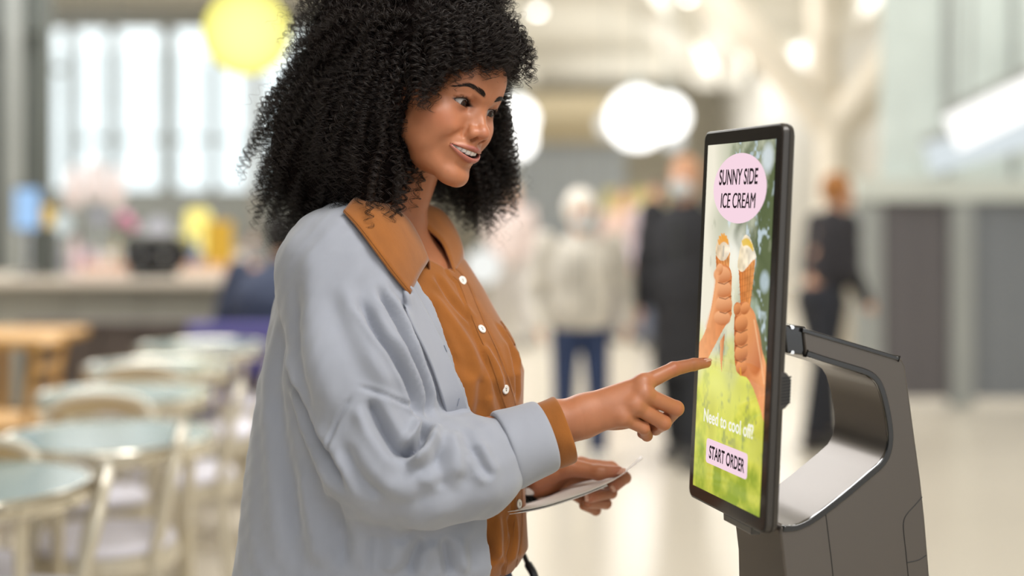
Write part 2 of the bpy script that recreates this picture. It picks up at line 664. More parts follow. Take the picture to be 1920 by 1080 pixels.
# glazed front on the right, 10 m away
YR = 10.0
M_DG = mat('dark_partition_glass', hexc('5f5b5d'), 0.35, var=.1, vscale=1.2, stretch=(3, 1, .1))
M_LG = mat('grey_partition_glass', hexc('7c8085'), 0.35, var=.08, vscale=1.2, stretch=(3, 1, .1))
M_PF = mat('partition_frame', hexc('9c9f9c'), 0.5)
M_TEAL = mat('clerestory_glass', hexc('d3ddd8'), 0.2, var=.10, vscale=1.5)
gp = empty('glass_partition', (X(1780, YR), YR, 0))
tag(gp, 'grey glazed shop partition with pale frames at the right of the hall', 'partition')
xr = [(1600, 1644, M_PF, 'frame_panel'), (1650, 1778, M_DG, 'glass_panel'), (1820, 1960, M_LG, 'glass_panel'), (1975, 2120, M_LG, 'glass_panel'), (2135, 2280, M_DG, 'glass_panel')]
for a, b, m, nm in xr:
    MB().box((X(a, YR), YR - (.06 if m is M_PF else .02), 0.05), (X(b, YR), YR + .02, Zp(374, YR))).build(nm, m, gp)
for a, b in ((1644, 1650), (1778, 1820), (1960, 1975), (2120, 2135)):
    MB().box((X(a, YR), YR - .08, 0), (X(b, YR), YR + .06, Zp(374, YR))).build('mullion', M_PF, gp)
MB().box((X(1600, YR), YR - .1, Zp(376, YR)), (X(2280, YR), YR + .08, Zp(334, YR))).build('transom', mat('transom_white', hexc('cdd1c8'), .5), gp)
for k in range(5):
    a = 1652 + k * 125
    MB().box((X(a, YR), YR - .01, Zp(333, YR)), (X(a + 117, YR), YR + .03, CH - .02)).build('upper_glass', M_TEAL, gp)
    MB().box((X(a + 117, YR), YR - .05, Zp(334, YR)), (X(a + 125, YR), YR + .05, CH)).build('mullion', M_PF, gp)
struct('wall_right', MB().box((X(2280, YR), -2, 0), (X(2280, YR) + .2, 34, CH)), M_WHITE)
# lit strips under the ceiling at the right
def strip(label, p0, p1, h, m, nm='strip_light'):
    p0, p1 = np.array(p0, float), np.array(p1, float)
    d = (p1 - p0) / np.linalg.norm(p1 - p0)
    t = empty(nm, tuple((p0 + p1) / 2))
    tag(t, label, 'light')
    up = np.array([0, 0, 1.0])
    s = np.cross(d, up); s /= np.linalg.norm(s)
    u = np.cross(s, d)
    V = [p + s * a + u * b for p in (p0, p1) for a in (-.06, .06) for b in (-h / 2, h / 2)]
    Fc = [(0, 1, 3, 2), (4, 6, 7, 5), (0, 2, 6, 4), (1, 5, 7, 3), (0, 4, 5, 1), (2, 3, 7, 6)]
    MB().add(V, Fc).build('diffuser', m, t)
    V = [p + s * a + u * b for p in (p0, p1) for a in (-.075, .075) for b in (h / 2, h / 2 + .05)]
    MB().add(V, Fc).build('housing', M_PF, t)
    for p in (p0 * .85 + p1 * .15, p0 * .15 + p1 * .85):
        MB().tube([p + u * h / 2, (p[0], p[1], CH - .004)], 0.012, 6).build('rod', M_PF, t)
    return t
M_LED = emat('led_white', (1.0, 0.99, 0.96), 1.5)
M_LED2 = emat('led_cool', (0.86, 0.94, 0.97), 0.85)
strip('broad white light strip sloping up over the grey glass partition', (X(1785, 9), 9.0, Zp(250, 9)), (X(2050, 9), 8.6, Zp(112, 9)), .22, M_LED)
strip('dimmer cool light strip under the broad white one', (X(1740, 9.4), 9.4, Zp(298, 9.4)), (X(2080, 9.4), 9.2, Zp(205, 9.4)), .20, M_LED2)


# round lamps far away
def pendant(name, label, px, py, Y, r, m, cord=True, flat=1.0, group=None):
    p = P(px, py, Y)
    t = empty(name, tuple(p))
    tag(t, label, 'lamp', group)
    MB().ball(p, (r, r, r * flat), 20).build('globe', m, t, smooth=True)
    MB().tube([p + np.array([0, 0, r * flat * .9]), p + np.array([0, 0, r * flat + .07])], r * .28, 12).build('cap', M_MULL, t, smooth=True)
    if cord:
        MB().tube([p + np.array([0, 0, r * flat + .05]), (p[0], p[1], CH)], 0.008, 6).build('cord', M_MULL, t)
    return t
M_BULB = emat('lamp_white', (1.0, 0.99, 0.95), 3.0)
M_BULBD = emat('lamp_dim', (0.95, 0.96, 0.92), 1.0)
M_SPOT = emat('lamp_spot', (1.0, 0.98, 0.94), 7.0)
pendant('globe_lamp', 'white globe lamp beside the woman\'s forehead', 966, 224, 13, .20, M_BULB)
pendant('globe_lamp', 'second white globe lamp hanging just under the one by her forehead', 968, 262, 14.5, .19, M_BULB)
pendant('globe_lamp', 'larger white globe lamp left in the bright pair above the masked walkers', 1196, 222, 13, .28, M_BULB)
pendant('globe_lamp', 'white globe lamp right in the bright pair above the masked walkers', 1252, 218, 13.5, .20, M_BULB)
pendant('globe_lamp', 'dim globe lamp at the left edge of the bright pair', 1140, 234, 16, .13, M_BULBD)
pendant('globe_lamp', 'faint globe lamp below the bright pair', 1262, 262, 17, .13, M_BULBD)
pendant('globe_lamp', 'tiny lamp low beside the shirt collar', 905, 500, 11, .14, M_BULBD, cord=True)


def downlight(label, px, py, r, m):
    Y = (CH - .03 - CZ) * FP / (HY - py)
    p = P(px, py, Y)
    t = empty('downlight', (p[0], p[1], CH))
    tag(t, label, 'light')
    MB().tube([(p[0], p[1], CH - .09), (p[0], p[1], CH)], r * 1.25, 16).build('housing', M_WHITE, t, smooth=True)
    MB().ball((p[0], p[1], CH - .09), (r, r, r * .8), 14).build('bulb', m, t, smooth=True)
downlight('bright downlight above the gap between woman and screen', 1008, 12, .07, M_SPOT)
downlight('bright downlight cut by the top edge of the photo', 1290, -14, .06, M_SPOT)
downlight('left of the two downlights beside the cream column', 1580, 58, .08, M_SPOT)
downlight('right of the two downlights beside the cream column', 1632, 70, .09, M_SPOT)
downlight('pale bluish downlight above the grey glass partition', 1820, 42, .08, emat('lamp_blue', (.8, .95, 1.0), 1.6))

# big yellow globe
p = P(462, 60, 5.2)
yl = empty('yellow_lamp', tuple(p))
tag(yl, 'big glowing yellow globe lamp beside the woman\'s hair', 'lamp')
ym = bpy.data.materials.new('yellow_globe')
ym.use_nodes = True
_nt = ym.node_tree
_nt.nodes.remove(_nt.nodes['Principled BSDF'])
_e = _nt.nodes.new('ShaderNodeEmission')
_lw = _nt.nodes.new('ShaderNodeLayerWeight'); _lw.inputs[0].default_value = 0.35
_mx = _nt.nodes.new('ShaderNodeMix'); _mx.data_type = 'RGBA'
_mx.inputs[6].default_value = (1.0, 0.98, 0.42, 1); _mx.inputs[7].default_value = (0.92, 0.80, 0.0, 1)
_nt.links.new(_lw.outputs['Facing'], _mx.inputs[0]); _nt.links.new(_mx.outputs[2], _e.inputs[0])
_e.inputs[1].default_value = 1.15
_nt.links.new(_e.outputs[0], _nt.nodes['Material Output'].inputs[0])
MB().ball(p, 0.158, 32).build('globe', ym, yl, smooth=True)
MB().lathe([(0.075, .145), (0.075, .19), (0.03, .21), (0.012, .22)], p, 20).build('cap', M_WALLD, yl, smooth=True)
MB().tube([p + np.array([0, 0, .2]), (p[0], p[1], CH)], 0.008, 8).build('cord', M_WALLD, yl)
post = empty('lamp_post', (X(478, 10.4), 10.4, 0))
tag(post, 'thin brownish post behind the yellow globe lamp', 'post')
MB().tube([(X(478, 10.4), 10.4, 0), (X(478, 10.4), 10.4, CH)], 0.022, 8).build('pole', mat('brown_metal', hexc('8f8578'), .5), post)

# ------------------------------------------------------------------ bar counter with its things
YB = 9.0
M_TOP = mat('counter_top', hexc('cfc4b4'), 0.3)
M_CFRONT = mat('counter_front', hexc('9c9a90'), 0.6, var=.05, vscale=3)
M_DWOOD = mat('dark_panel', hexc('544a45'), 0.6, var=.15, vscale=5, stretch=(6, 1, 1))
bar = empty('bar_counter', (X(240, YB), YB + .3, 0))
tag(bar, 'long bar counter with a pale top and grey front under the tall windows', 'counter')
zt = Zp(522, YB)
MB().box((X(-160, YB), YB - .1, zt - .05), (X(700, YB), YB + .75, zt), .01).build('counter_top', M_TOP, bar)
for k in range(6):
    a = -150 + k * 140
    MB().box((X(a, YB), YB, 0.12), (X(a + 136, YB), YB + .05, zt - .05)).build('front_panel', M_CFRONT, bar)
MB().box((X(-150, YB), YB + .03, 0), (X(690, YB), YB + .6, 0.12)).build('plinth', M_WALLD, bar)
YD = 8.3
scn = empty('wood_divider', (X(150, YD), YD, 0))
tag(scn, 'low dark wood divider in front of the bar counter', 'divider')
zd = Zp(602, YD)
for k in range(7):
    a = 45 + k * 72
    MB().box((X(a, YD), YD - .03, 0.06), (X(a + 68, YD), YD + .03, zd - .03), .004).build('panel', M_DWOOD, scn)
MB().box((X(40, YD), YD - .05, zd - .03), (X(555, YD), YD + .05, zd), .005).build('rail', M_DWOOD, scn)
MB().box((X(40, YD), YD - .02, 0), (X(555, YD), YD + .02, .06)).build('base', M_WALLD, scn)


def on_bar(px):
    return X(px, YB + .25), YB + .25, zt
# coffee machine
x, y, z = on_bar(300)
cm = empty('coffee_machine', (x, y, z))
tag(cm, 'black coffee machine with a chrome top on the bar counter', 'coffee machine')
M_BLK = mat('black_enamel', hexc('1a1a1c'), .25)
M_CHR = mat('chrome', (.8, .8, .8), .15, metal=1)
sc_ = (YB + .25) / FP
MB().box((x - 55 * sc_, y - .2, z + .02), (x + 52 * sc_, y + .2, z + 68 * sc_), .02).build('machine_body', M_BLK, cm)
MB().box((x - 50 * sc_, y - .18, z + 68 * sc_), (x + 48 * sc_, y + .18, z + 80 * sc_), .01).build('cup_tray', M_CHR, cm)
for k in (-1, 1):
    MB().tube([(x + k * .07, y - .22, z + .16), (x + k * .07, y - .22, z + .11)], .03, 12).build('brew_head', M_CHR, cm, smooth=True)
    MB().tube([(x + k * .07, y - .23, z + .12), (x + k * .07, y - .36, z + .105)], .012, 8).build('handle', M_BLK, cm, smooth=True)
    for j in (-1, 1):
        MB().tube([(x + k * .14, y + j * .14, z), (x + k * .14, y + j * .14, z + .03)], .015, 8).build('foot', M_BLK, cm)


def thing(name, label, cat, px, group=None, dy=0.0):
    x, y, z = on_bar(px)
    t = empty(name, (x, y + dy, z))
    tag(t, label, cat, group)
    return t, x, y + dy, z
# mustard menu board
t, x, y, z = thing('menu_board', 'mustard yellow menu board right of the coffee machine', 'board', 410)
MB().box((x - .09, y, z + .05), (x + .09, y + .02, z + .36), .004).build('board', mat('mustard', hexc('c8a032'), .6), t)
MB().box((x - .07, y - .04, z), (x + .07, y + .06, z + .05), .004).build('stand', M_DWOOD, t)
# yellow column lamp
t, x, y, z = thing('table_lamp', 'bright yellow column lamp standing behind the coffee machine', 'lamp', 348, dy=.36)
MB().lathe([(.06, 0), (.06, .02), (.015, .03), (.015, .14)], (x, y, z), 16).build('base', M_CHR, t, smooth=True)
MB().lathe([(.065, .14), (.085, .20), (.085, .40), (.06, .44)], (x, y, z), 20).build('shade', emat('lamp_yellow', (1.0, .86, .25), 1.35), t, smooth=True)
# glass globe lamps and jars
for px, py, r, col, st, lab in ((117, 420, .062, (.86, .95, .93), .9, 'white ball lamp on the left half of the counter'),
                                (186, 404, .05, (.70, .68, .76), .55, 'lavender ball lamp beside the peach lamps'),
                                (296, 430, .085, (.80, .78, .82), .75, 'pale ball lamp above the coffee machine')):
    pp = P(px, py, YB + (.3 if px < 250 else .62))
    t = empty('ball_lamp', (pp[0], pp[1], zt)); tag(t, lab, 'lamp')
    MB().ball(pp, r, 16).build('globe', emat('ball_glow', col, st), t, smooth=True)
    MB().tube([(pp[0], pp[1], zt), (pp[0], pp[1], pp[2] - r * .8)], .012, 8).build('stem', M_CHR, t)
    MB().lathe([(.05, 0), (.05, .015)], (pp[0], pp[1], zt), 14).build('base', M_CHR, t)
for k, (px, py, lab) in enumerate(((140, 350, 'leftmost peach glass lamp before the windows'), (178, 338, 'middle peach glass lamp before the windows'), (216, 352, 'rightmost peach glass lamp before the windows'))):
    pp = P(px, py, 11.5)
    t = empty('peach_lamp', tuple(pp)); tag(t, lab, 'lamp')
    MB().lathe([(.03, -.17), (.065, -.10), (.07, .02), (.05, .13), (.02, .17)], pp, 18).build('shade', emat('peach_glow', (1.0, .80, .70), .95), t, smooth=True)
    MB().tube([pp + np.array([0, 0, .17]), (pp[0], pp[1], CH)], .008, 6).build('cord', M_WALLD, t)
# blue tablet screen and yellow box at the left
t, x, y, z = thing('till_screen', 'blue lit till screen at the left end of the counter', 'screen', 52)
MB().box((x - .085, y - .01, z + .30), (x + .085, y + .02, z + .58), .006).build('bezel', M_BLK, t)
MB().box((x - .078, y - .013, z + .31), (x + .078, y - .010, z + .57)).build('display', emat('blue_display', (.42, .66, 1.0), 1.0), t)
MB().tube([(x, y, z), (x, y, z + .3)], .02, 8).build('stem', M_CHR, t)
MB().lathe([(.09, 0), (.09, .015)], (x, y, z), 16).build('base', M_BLK, t)
t, x, y, z = thing('yellow_box', 'small yellow box on a stand beside the till screen', 'box', 90)
MB().box((x - .03, y - .03, z + .32), (x + .03, y + .03, z + .46), .004).build('carton', mat('yellow_card', hexc('d9b23a'), .6), t)
MB().box((x - .045, y - .045, z), (x + .045, y + .045, z + .32), .004).build('stand', M_WALLD, t)
# flowers
t, x, y, z = thing('flower_vase', 'pink flowers in a vase left of the coffee machine', 'vase', 226, dy=.1)
MB().lathe([(.03, 0), (.05, .04), (.05, .14), (.03, .20)], (x, y, z), 14).build('vase', M_WHITE, t, smooth=True)
rs_ = np.random.RandomState(2)
M_PINK = mat('pink_petal', hexc('c77f9b'), .7)
for k in range(9):
    a, r = rs_.uniform(0, 6.28), rs_.uniform(.01, .08)
    c = (x + r * math.cos(a), y + r * math.sin(a), z + rs_.uniform(.30, .46))
    MB().ball(c, (.035, .035, .03), 8).build('flower', M_PINK, t, smooth=True)
    MB().tube([(x, y, z + .18), c], .004, 5).build('stalk', mat('green_stalk', hexc('6f8a58'), .7) if k == 0 else bpy.data.materials['green_stalk'], t)
# jars, bottles and pastry boxes along the counter
cols_ = ['d9c0c4', 'b9a4b0', '9aa38a', 'e2dcd6', 'c2b28a', 'a8898c', '7d8fae', 'e8e2dc', 'c99f92', '6d6f74', 'd8c9b8', 'b6bdc2']
labs_ = ['pale rose', 'mauve', 'sage green', 'cream', 'straw coloured', 'dusty red', 'slate blue', 'white', 'terracotta pink', 'charcoal', 'sand coloured', 'silver grey']
for k, px in enumerate((140, 158, 176, 194, 208, 220, 366, 446, 460, 476, 127, 104)):
    nm = ('bottle', 'jar')[k % 2]
    t, x, y, z = thing(nm, '%s %s in the row on the bar counter' % (labs_[k], nm), nm, px, dy=.02 + .10 * (k % 3))
    m = mat('glaze', hexc(cols_[k]), .3)
    if k % 2 == 0:
        MB().lathe([(.032, 0), (.036, .03), (.036, .15), (.014, .21), (.014, .26)], (x, y, z), 14).build('glass', m, t, smooth=True)
        MB().lathe([(.017, .26), (.017, .285)], (x, y, z), 10).build('cap', M_BLK, t)
    else:
        MB().lathe([(.05, 0), (.058, .03), (.058, .13), (.045, .16)], (x, y, z), 16).build('glass', m, t, smooth=True)
        MB().lathe([(.05, .16), (.05, .185), (.012, .19), (.012, .21)], (x, y, z), 14).build('lid', M_CHR, t, smooth=True)
for k, (px, c, lab) in enumerate(((215, 'e3cfc3', 'pale pink pastry tray left on the counter'), (398, 'e7d6c4', 'cream pastry tray near the right of the counter'), (500, 'd7cfc4', 'grey pastry tray beside the woman\'s shoulder'))):
    t, x, y, z = thing('pastry_tray', lab, 'tray', px, dy=-.22)
    MB().box((x - .16, y - .1, z), (x + .16, y + .1, z + .05), .008).build('tray', mat('tray_glaze', hexc(c), .5), t)
    for j in range(4):
        MB().ball((x - .11 + j * .073, y, z + .07), (.032, .05, .03), 10).build('bun', mat('bun_crust', hexc('c99a78'), .7) if (k == 0 and j == 0) else bpy.data.materials['bun_crust'], t, smooth=True)

# ------------------------------------------------------------------ bistro tables and chairs
M_ALU = mat('cream_metal', hexc('d6cdb8'), 0.28, metal=0.65)
M_ALU2 = mat('polished_rim', hexc('d9d4c6'), 0.16, metal=0.9)
M_TTOP = mat('table_glass', hexc('7f9492'), 0.2, spec=.5)
M_SEAT = mat('lavender_seat', hexc('e9e7f4'), 0.6, bump=('noise', 200, .1, .001))
M_TUBE = mat('cream_tube', hexc('d2cab8'), 0.32, metal=0.3)
M_BACK = mat('tan_backrest', hexc('b49a6e'), 0.5)
TH = 0.72


def make_table():
    r = 0.318
    t = empty('bistro_table', (0, 0, 0))
    MB().lathe([(r - .014, TH - .014), (r - .014, TH - .001), (0.001, TH - .001)], n=48).build('tabletop', M_TTOP, t, smooth=True)
    MB().lathe([(r - .02, TH - .046), (r - .004, TH - .048), (r, TH - .042), (r + .003, TH - .012), (r + .002, TH - .003), (r - .003, TH + .003), (r - .010, TH + .003), (r - .015, TH - .002)], n=48).build('rim', M_ALU2, t, smooth=True)
    for k in range(4):
        a = math.radians(-40 + 90 * k)
        c, s = math.cos(a), math.sin(a)
        MB().tube(smooth_path([(.275 * c, .275 * s, TH - .035), (.270 * c, .270 * s, .4), (.285 * c, .285 * s, .012)], 4), .0165, 12).build('leg', M_ALU, t, smooth=True)
    MB().tube([(.27 * math.cos(a), .27 * math.sin(a), .2) for a in np.linspace(0, 2 * math.pi, 36, endpoint=False)], .008, 8, closed=True).build('stretcher', M_ALU, t, smooth=True)
    return t


def make_chair():
    """bentwood-style metal chair, front towards -x local, hoop back at +x"""
    t = empty('bistro_chair', (0, 0, 0))
    h = .45
    R = .205
    MB().lathe([(R - .03, h - .005), (R - .004, h), (R, h + .012), (R - .012, h + .028), (R - .06, h + .034), (.001, h + .036)], n=36).build('seat', M_SEAT, t, smooth=True)
    MB().lathe([(R - .02, h - .055), (R + .006, h - .055), (R + .010, h - .03), (R + .006, h - .002), (R - .02, h - .002)], n=36).build('seat_ring', M_TUBE, t, smooth=True)
    for s in (-1, 1):
        MB().tube(smooth_path([(-.135, .135 * s, h - .03), (-.15, .15 * s, .25), (-.175, .17 * s, .01)], 4), [.014] * 9, 10).build('leg', M_TUBE, t, smooth=True)
        MB().tube(smooth_path([(.15, .150 * s, h - .03), (.165, .16 * s, .25), (.20, .17 * s, .01)], 4), [.014] * 9, 10).build('leg', M_TUBE, t, smooth=True)
    hoop = [(.145, -.165, h - .03), (.175, -.185, .58), (.20, -.182, .68), (.215, -.13, .745), (.225, 0, .765), (.215, .13, .745), (.20, .182, .68), (.175, .185, .58), (.145, .165, h - .03)]
    MB().tube(smooth_path(hoop, 6), .015, 10).build('back_hoop', M_TUBE, t, smooth=True)
    inner = [(.165, -.09, h - .02), (.185, -.095, .58), (.205, -.06, .655), (.212, 0, .67), (.205, .06, .655), (.185, .095, .58), (.165, .09, h - .02)]
    MB().tube(smooth_path(inner, 6), .010, 8).build('inner_hoop', M_TUBE, t, smooth=True)
    V, Q, _ = loft([[(.203, -.17, .690), (.216, -.09, .705), (.222, 0, .712), (.216, .09, .705), (.203, .17, .690)],
                    [(.213, -.135, .742), (.222, -.07, .757), (.226, 0, .762), (.222, .07, .757), (.213, .135, .742)]], 4, 2)
    sheet('back_band', V, Q, .012, M_BACK, t)
    MB().tube([(.155 * math.cos(a), .155 * math.sin(a), .22) for a in np.linspace(0, 2 * math.pi, 30, endpoint=False)], .008, 8, closed=True).build('leg_ring', M_TUBE, t, smooth=True)
    return t


tb = make_table()
tpos = [(-1.378, 3.56, 'nearest round bistro table, cut off by the left edge of the photo'),
        (-1.215, 4.29, 'second round bistro table of the row, its teal top whole in view'),
        (-1.425, 5.23, 'third round bistro table counted from the camera'),
        (-1.517, 6.12, 'fourth round bistro table counted from the camera'),
        (-1.516, 6.95, 'farthest round bistro table of the row beside the dark wood divider')]
ctr = None
for i, (x, y, lab) in enumerate(tpos):
    o = tb if i == 0 else copy_tree(tb)
    o.location = (x, y, 0)
    o.rotation_euler = (0, 0, math.radians((0, 22, 10, 35, 5)[i]))
    tag(o, lab, 'table', 'bistro tables in a row')
ch = make_chair()
cpos = [(-1.20, 3.40, 16, 'chair on the aisle side of the nearest table, only its tubular back in view'),
        (-1.17, 4.06, 12, 'chair with a lavender seat on the aisle side of the second table'),
        (-1.19, 5.05, 10, 'chair with a lavender seat on the aisle side of the third table'),
        (-1.20, 6.05, -4, 'chair with a lavender seat on the aisle side of the fourth table'),
        (-1.17, 6.85, 4, 'farthest chair on the aisle side, next to the last table'),
        (-1.47, 3.70, 92, 'chair between the first and second table with its tan back to the row'),
        (-1.39, 4.62, 93, 'chair between the second and third table with its tan back to the row'),
        (-1.49, 5.47, 88, 'chair between the third and fourth table with its tan back to the row')]
for i, (x, y, a, lab) in enumerate(cpos):
    o = ch if i == 0 else copy_tree(ch)
    o.location = (x, y, 0)
    o.rotation_euler = (0, 0, math.radians(a))
    tag(o, lab, 'chair', 'bistro chairs at the tables')
# wooden table and chair at the far left
M_OAK = mat('honey_wood', hexc('b98d4c'), .45, var=.15, vscale=6, stretch=(8, 1, 1))
wt = empty('wooden_table', (-2.55, 7.4, 0)); tag(wt, 'honey coloured wooden table at the left edge by the bar counter', 'table')
MB().box((-3.3, 7.05, .70), (-2.3, 7.75, .745), .008).build('tabletop', M_OAK, wt)
for a in (-3.2, -2.75):
    for b in (7.13, 7.67):
        MB().box((a - .03, b - .03, 0), (a + .03, b + .03, .70), .004).build('leg', M_OAK, wt)
wc = empty('wooden_chair', (-2.28, 6.35, 0)); tag(wc, 'honey coloured wooden chair cut off by the left edge of the photo', 'chair')
MB().box((-2.5, 6.15, .43), (-2.08, 6.57, .46), .01).build('seat', M_OAK, wc)
for a, b in ((-2.48, 6.18), (-2.48, 6.54)):
    MB().tube([(a, b, 0), (a + .01, b, .44)], .018, 8).build('leg', M_OAK, wc, smooth=True)
for b in (6.18, 6.54):
    MB().tube(smooth_path([(-2.07, b, 0), (-2.11, b, .44), (-2.06, b, .82)], 4), .02, 8).build('leg', M_OAK, wc, smooth=True)
for z in (.58, .68, .79):
    MB().tube([(-2.09 + .05 * (z - .58), 6.18, z), (-2.06 + .05 * (z - .58), 6.36, z), (-2.09 + .05 * (z - .58), 6.54, z)], .022, 8).build('back_slat', M_OAK, wc, smooth=True)


# ------------------------------------------------------------------ people in the hall
M_BSKIN = mat('background_skin', hexc('d2a184'), .5, sss=.05)
M_MASK = mat('face_mask', hexc('cfdde2'), .7)


def walker(label, px, feet_py, hgt, facing, top, legs, hair, mask=False, skin=None, bulk=1.0, hairfluff=1.0, step=0.10, lean=0.0, seated=False, coat=False, arms=0.0, Y=None, shoe=(.02, .02, .02)):
    """one continuous figure with clothes and hair as children; facing in degrees, 0 = towards the camera"""
    if Y is None:
        Y = CZ * FP / (feet_py - HY)
    x0 = X(px, Y)
    a = math.radians(facing)
    Fv = np.array([math.sin(a), -math.cos(a), 0]); Lv = np.array([math.cos(a), math.sin(a), 0])
    s = hgt / 1.7
    O = np.array([x0, Y, 0.0])

    def w(l, f, z):
        return O + s * (l * Lv + f * Fv) + np.array([0, 0, s * z])
    hipz = .90 if not seated else .52
    dz = hipz - .90
    ln = lean
    root = empty('person', tuple(O)); tag(root, label, 'person')
    sh = [w(sd * .175 * bulk, ln * .9, 1.40 + dz) for sd in (-1, 1)]
    if not seated:
        knees = [w(sd * .10, sd * step * .6 + .02, .48) for sd in (-1, 1)]
        ank = [w(sd * .10, sd * step, .09) for sd in (-1, 1)]
    else:
        knees = [w(sd * .12, .40, .50) for sd in (-1, 1)]
        ank = [w(sd * .12, .38, .09) for sd in (-1, 1)]
    hips = [w(sd * .09, 0, hipz) for sd in (-1, 1)]
    elb = [w(sd * (.235 * bulk), ln * .7 - .03 + arms * .3, 1.10 + dz) for sd in (-1, 1)]
    hnd = [w(sd * (.22 * bulk - arms * .22), ln * .5 + .08 + arms * .9, .86 + dz + arms * .6) for sd in (-1, 1)]
    hc = w(0, ln * 1.25 + .02, 1.585 + dz)
    neck = [w(0, ln * .95, 1.40 + dz), w(0, ln * 1.2, 1.53 + dz)]

    def R(p):
        q = p - O
        return np.stack([q @ Lv, q @ Fv, q[:, 2]], 1).astype(np.float32)

    def rl(p):
        q = np.asarray(p) - O
        return np.array([q @ Lv, q @ Fv, q[2]])
    hl = rl(hc)

    def head(q):
        d = ell(q, hl + s * np.array([0, -.015, .02]), s * np.array([.075, .095, .10]))
        d = smin(d, ell(q, hl + s * np.array([0, .025, -.04]), s * np.array([.058, .070, .075])), .03 * s)
        d = smin(d, rcone(q, hl + s * np.array([0, .090, -.005]), hl + s * np.array([0, .108, -.03]), .010 * s, .013 * s), .012 * s)
        for sd in (-1, 1):
            d = smin(d, ell(q, hl + s * np.array([sd * .074, -.01, -.01]), s * np.array([.01, .018, .03])), .006 * s)
            d = smax(d, -ell(q, hl + s * np.array([sd * .03, .098, .012]), s * np.array([.015, .014, .009])), .01 * s)
        return d

    def hand(q, k):
        c, e = rl(hnd[k]), rl(elb[k])
        dr = (c - e) / np.linalg.norm(c - e)
        d = ell(q, c + dr * .03 * s, s * np.array([.020, .036, .045]))
        for i in range(4):
            o = np.array([0, (i - 1.5) * .016, 0]) * s
            d = smin(d, rcone(q, c + o + dr * .05 * s, c + o + dr * (.115 - .008 * abs(i - 1.3)) * s + np.array([-.01 * (1 if k else -1), .008, 0]) * s, .0085 * s, .007 * s), .006 * s)
        return smin(d, rcone(q, c + np.array([0, .03, 0]) * s, c + np.array([0, .05, 0]) * s + dr * .06 * s, .011 * s, .008 * s), .008 * s)

    def bodyf(p):
        q = R(p)
        d = head(q)
        d = smin(d, rcone(q, rl(neck[0]), rl(neck[1]), .055 * s, .048 * s), .03 * s)
        d = smin(d, rcone(q, rl(w(0, 0, hipz + .02)), rl(w(0, ln * .8, 1.30 + dz)), .115 * s, .12 * s), .06 * s)
        for k in (0, 1):
            d = smin(d, chain(q, [rl(sh[k]), rl(elb[k]), rl(hnd[k])], [.048 * s, .038 * s, .026 * s]), .03 * s)
            d = smin(d, hand(q, k), .015 * s)
            d = smin(d, chain(q, [rl(hips[k]), rl(knees[k]), rl(ank[k])], [.085 * s, .055 * s, .035 * s]), .04 * s)
            an = rl(ank[k])
            d = smin(d, rcone(q, an + np.array([0, -.02, -.05]) * s, an + np.array([0, .13, -.06]) * s, .034 * s, .026 * s), .02 * s)
        return d
    bl = .62 * s
    lo, hi = O + np.array([-bl, -bl - .25, -.02]), O + np.array([bl, bl + .25, hgt + .12])
    V, Q = surface_net(bodyf, lo, hi, .011, margin=2.0, relax=1)
    body = mesh_obj('body', V, Q, skin or M_BSKIN, root)

    def topf(p):
        q = R(p)
        zb = .86 + dz if not coat else .50
        b2 = bulk
        d = smin(ell(q, rl(w(0, ln * .6, 1.22 + dz)), s * np.array([.185 * b2, .135 * b2, .24])), ell(q, rl(w(0, ln * .2, .98 + dz)), s * np.array([.165 * b2, .135 * b2, .22])), .10 * s)
        if coat:
            d = smin(d, rcone(q, rl(w(0, 0, .95)), rl(w(0, -.01, .50)), .155 * s * b2, .175 * s * b2), .08 * s)
        for k in (0, 1):
            en = hnd[k] * .93 + elb[k] * .07
            d = smin(d, chain(q, [rl(sh[k]), rl(elb[k]), rl(en)], [.072 * s, .060 * s, .045 * s]), .035 * s)
        d = smin(d, rcone(q, rl(w(0, ln * .9, 1.38 + dz)), rl(w(0, ln, 1.45 + dz)), .085 * s, .065 * s), .05 * s)
        d = d + .004 * np.sin(q[:, 2] * 46 + q[:, 0] * 20) * np.sin(q[:, 0] * 31 + 1)
        return np.maximum(np.maximum(d, s * zb - q[:, 2]), q[:, 2] - s * (1.475 + dz) + (q[:, 1] - rl(neck[1])[1]) * .5)
    V, Q = surface_net(topf, lo, hi, .012, margin=2.2, relax=1)
    tp = mesh_obj('coat' if coat else 'jacket', V, Q, top, root)
    m = MB().tube([w(0, ln * .6 + .138 * bulk, 1.36 + dz), w(0, ln * .3 + .140 * bulk, 1.1 + dz), w(0, .137 * bulk, .93 + dz)], .006 * s, 6).build('front_fastening', M_WALLD, tp)

    def legf(p):
        q = R(p)
        d = ell(q, rl(w(0, 0, hipz + .03)), s * np.array([.165, .125, .13]))
        for k in (0, 1):
            d = smin(d, chain(q, [rl(hips[k]), rl(knees[k]), rl(ank[k])], [.098 * s, .075 * s, .062 * s]), .03 * s)
        return np.maximum(d, s * .085 - q[:, 2])
    V, Q = surface_net(legf, lo, hi, .012, margin=2.0, relax=1)
    mesh_obj('trousers', V, Q, legs, root)
    sm_ = mat('shoe_leather', shoe, .5)
    for k in (0, 1):
        an = rl(ank[k])

        def sf(p):
            q = R(p)
            d = chain(q, [an + np.array([0, -.045, -.045]) * s, an + np.array([0, .06, -.05]) * s, an + np.array([0, .155, -.06]) * s], [.042 * s, .044 * s, .034 * s], .02)
            return np.maximum(d, .002 - q[:, 2])
        V, Q = surface_net(sf, ank[k] + np.array([-.3, -.3, -.12]), ank[k] + np.array([.3, .3, .1]), .01, margin=2.0)
        mesh_obj('shoe', V, Q, sm_, root)

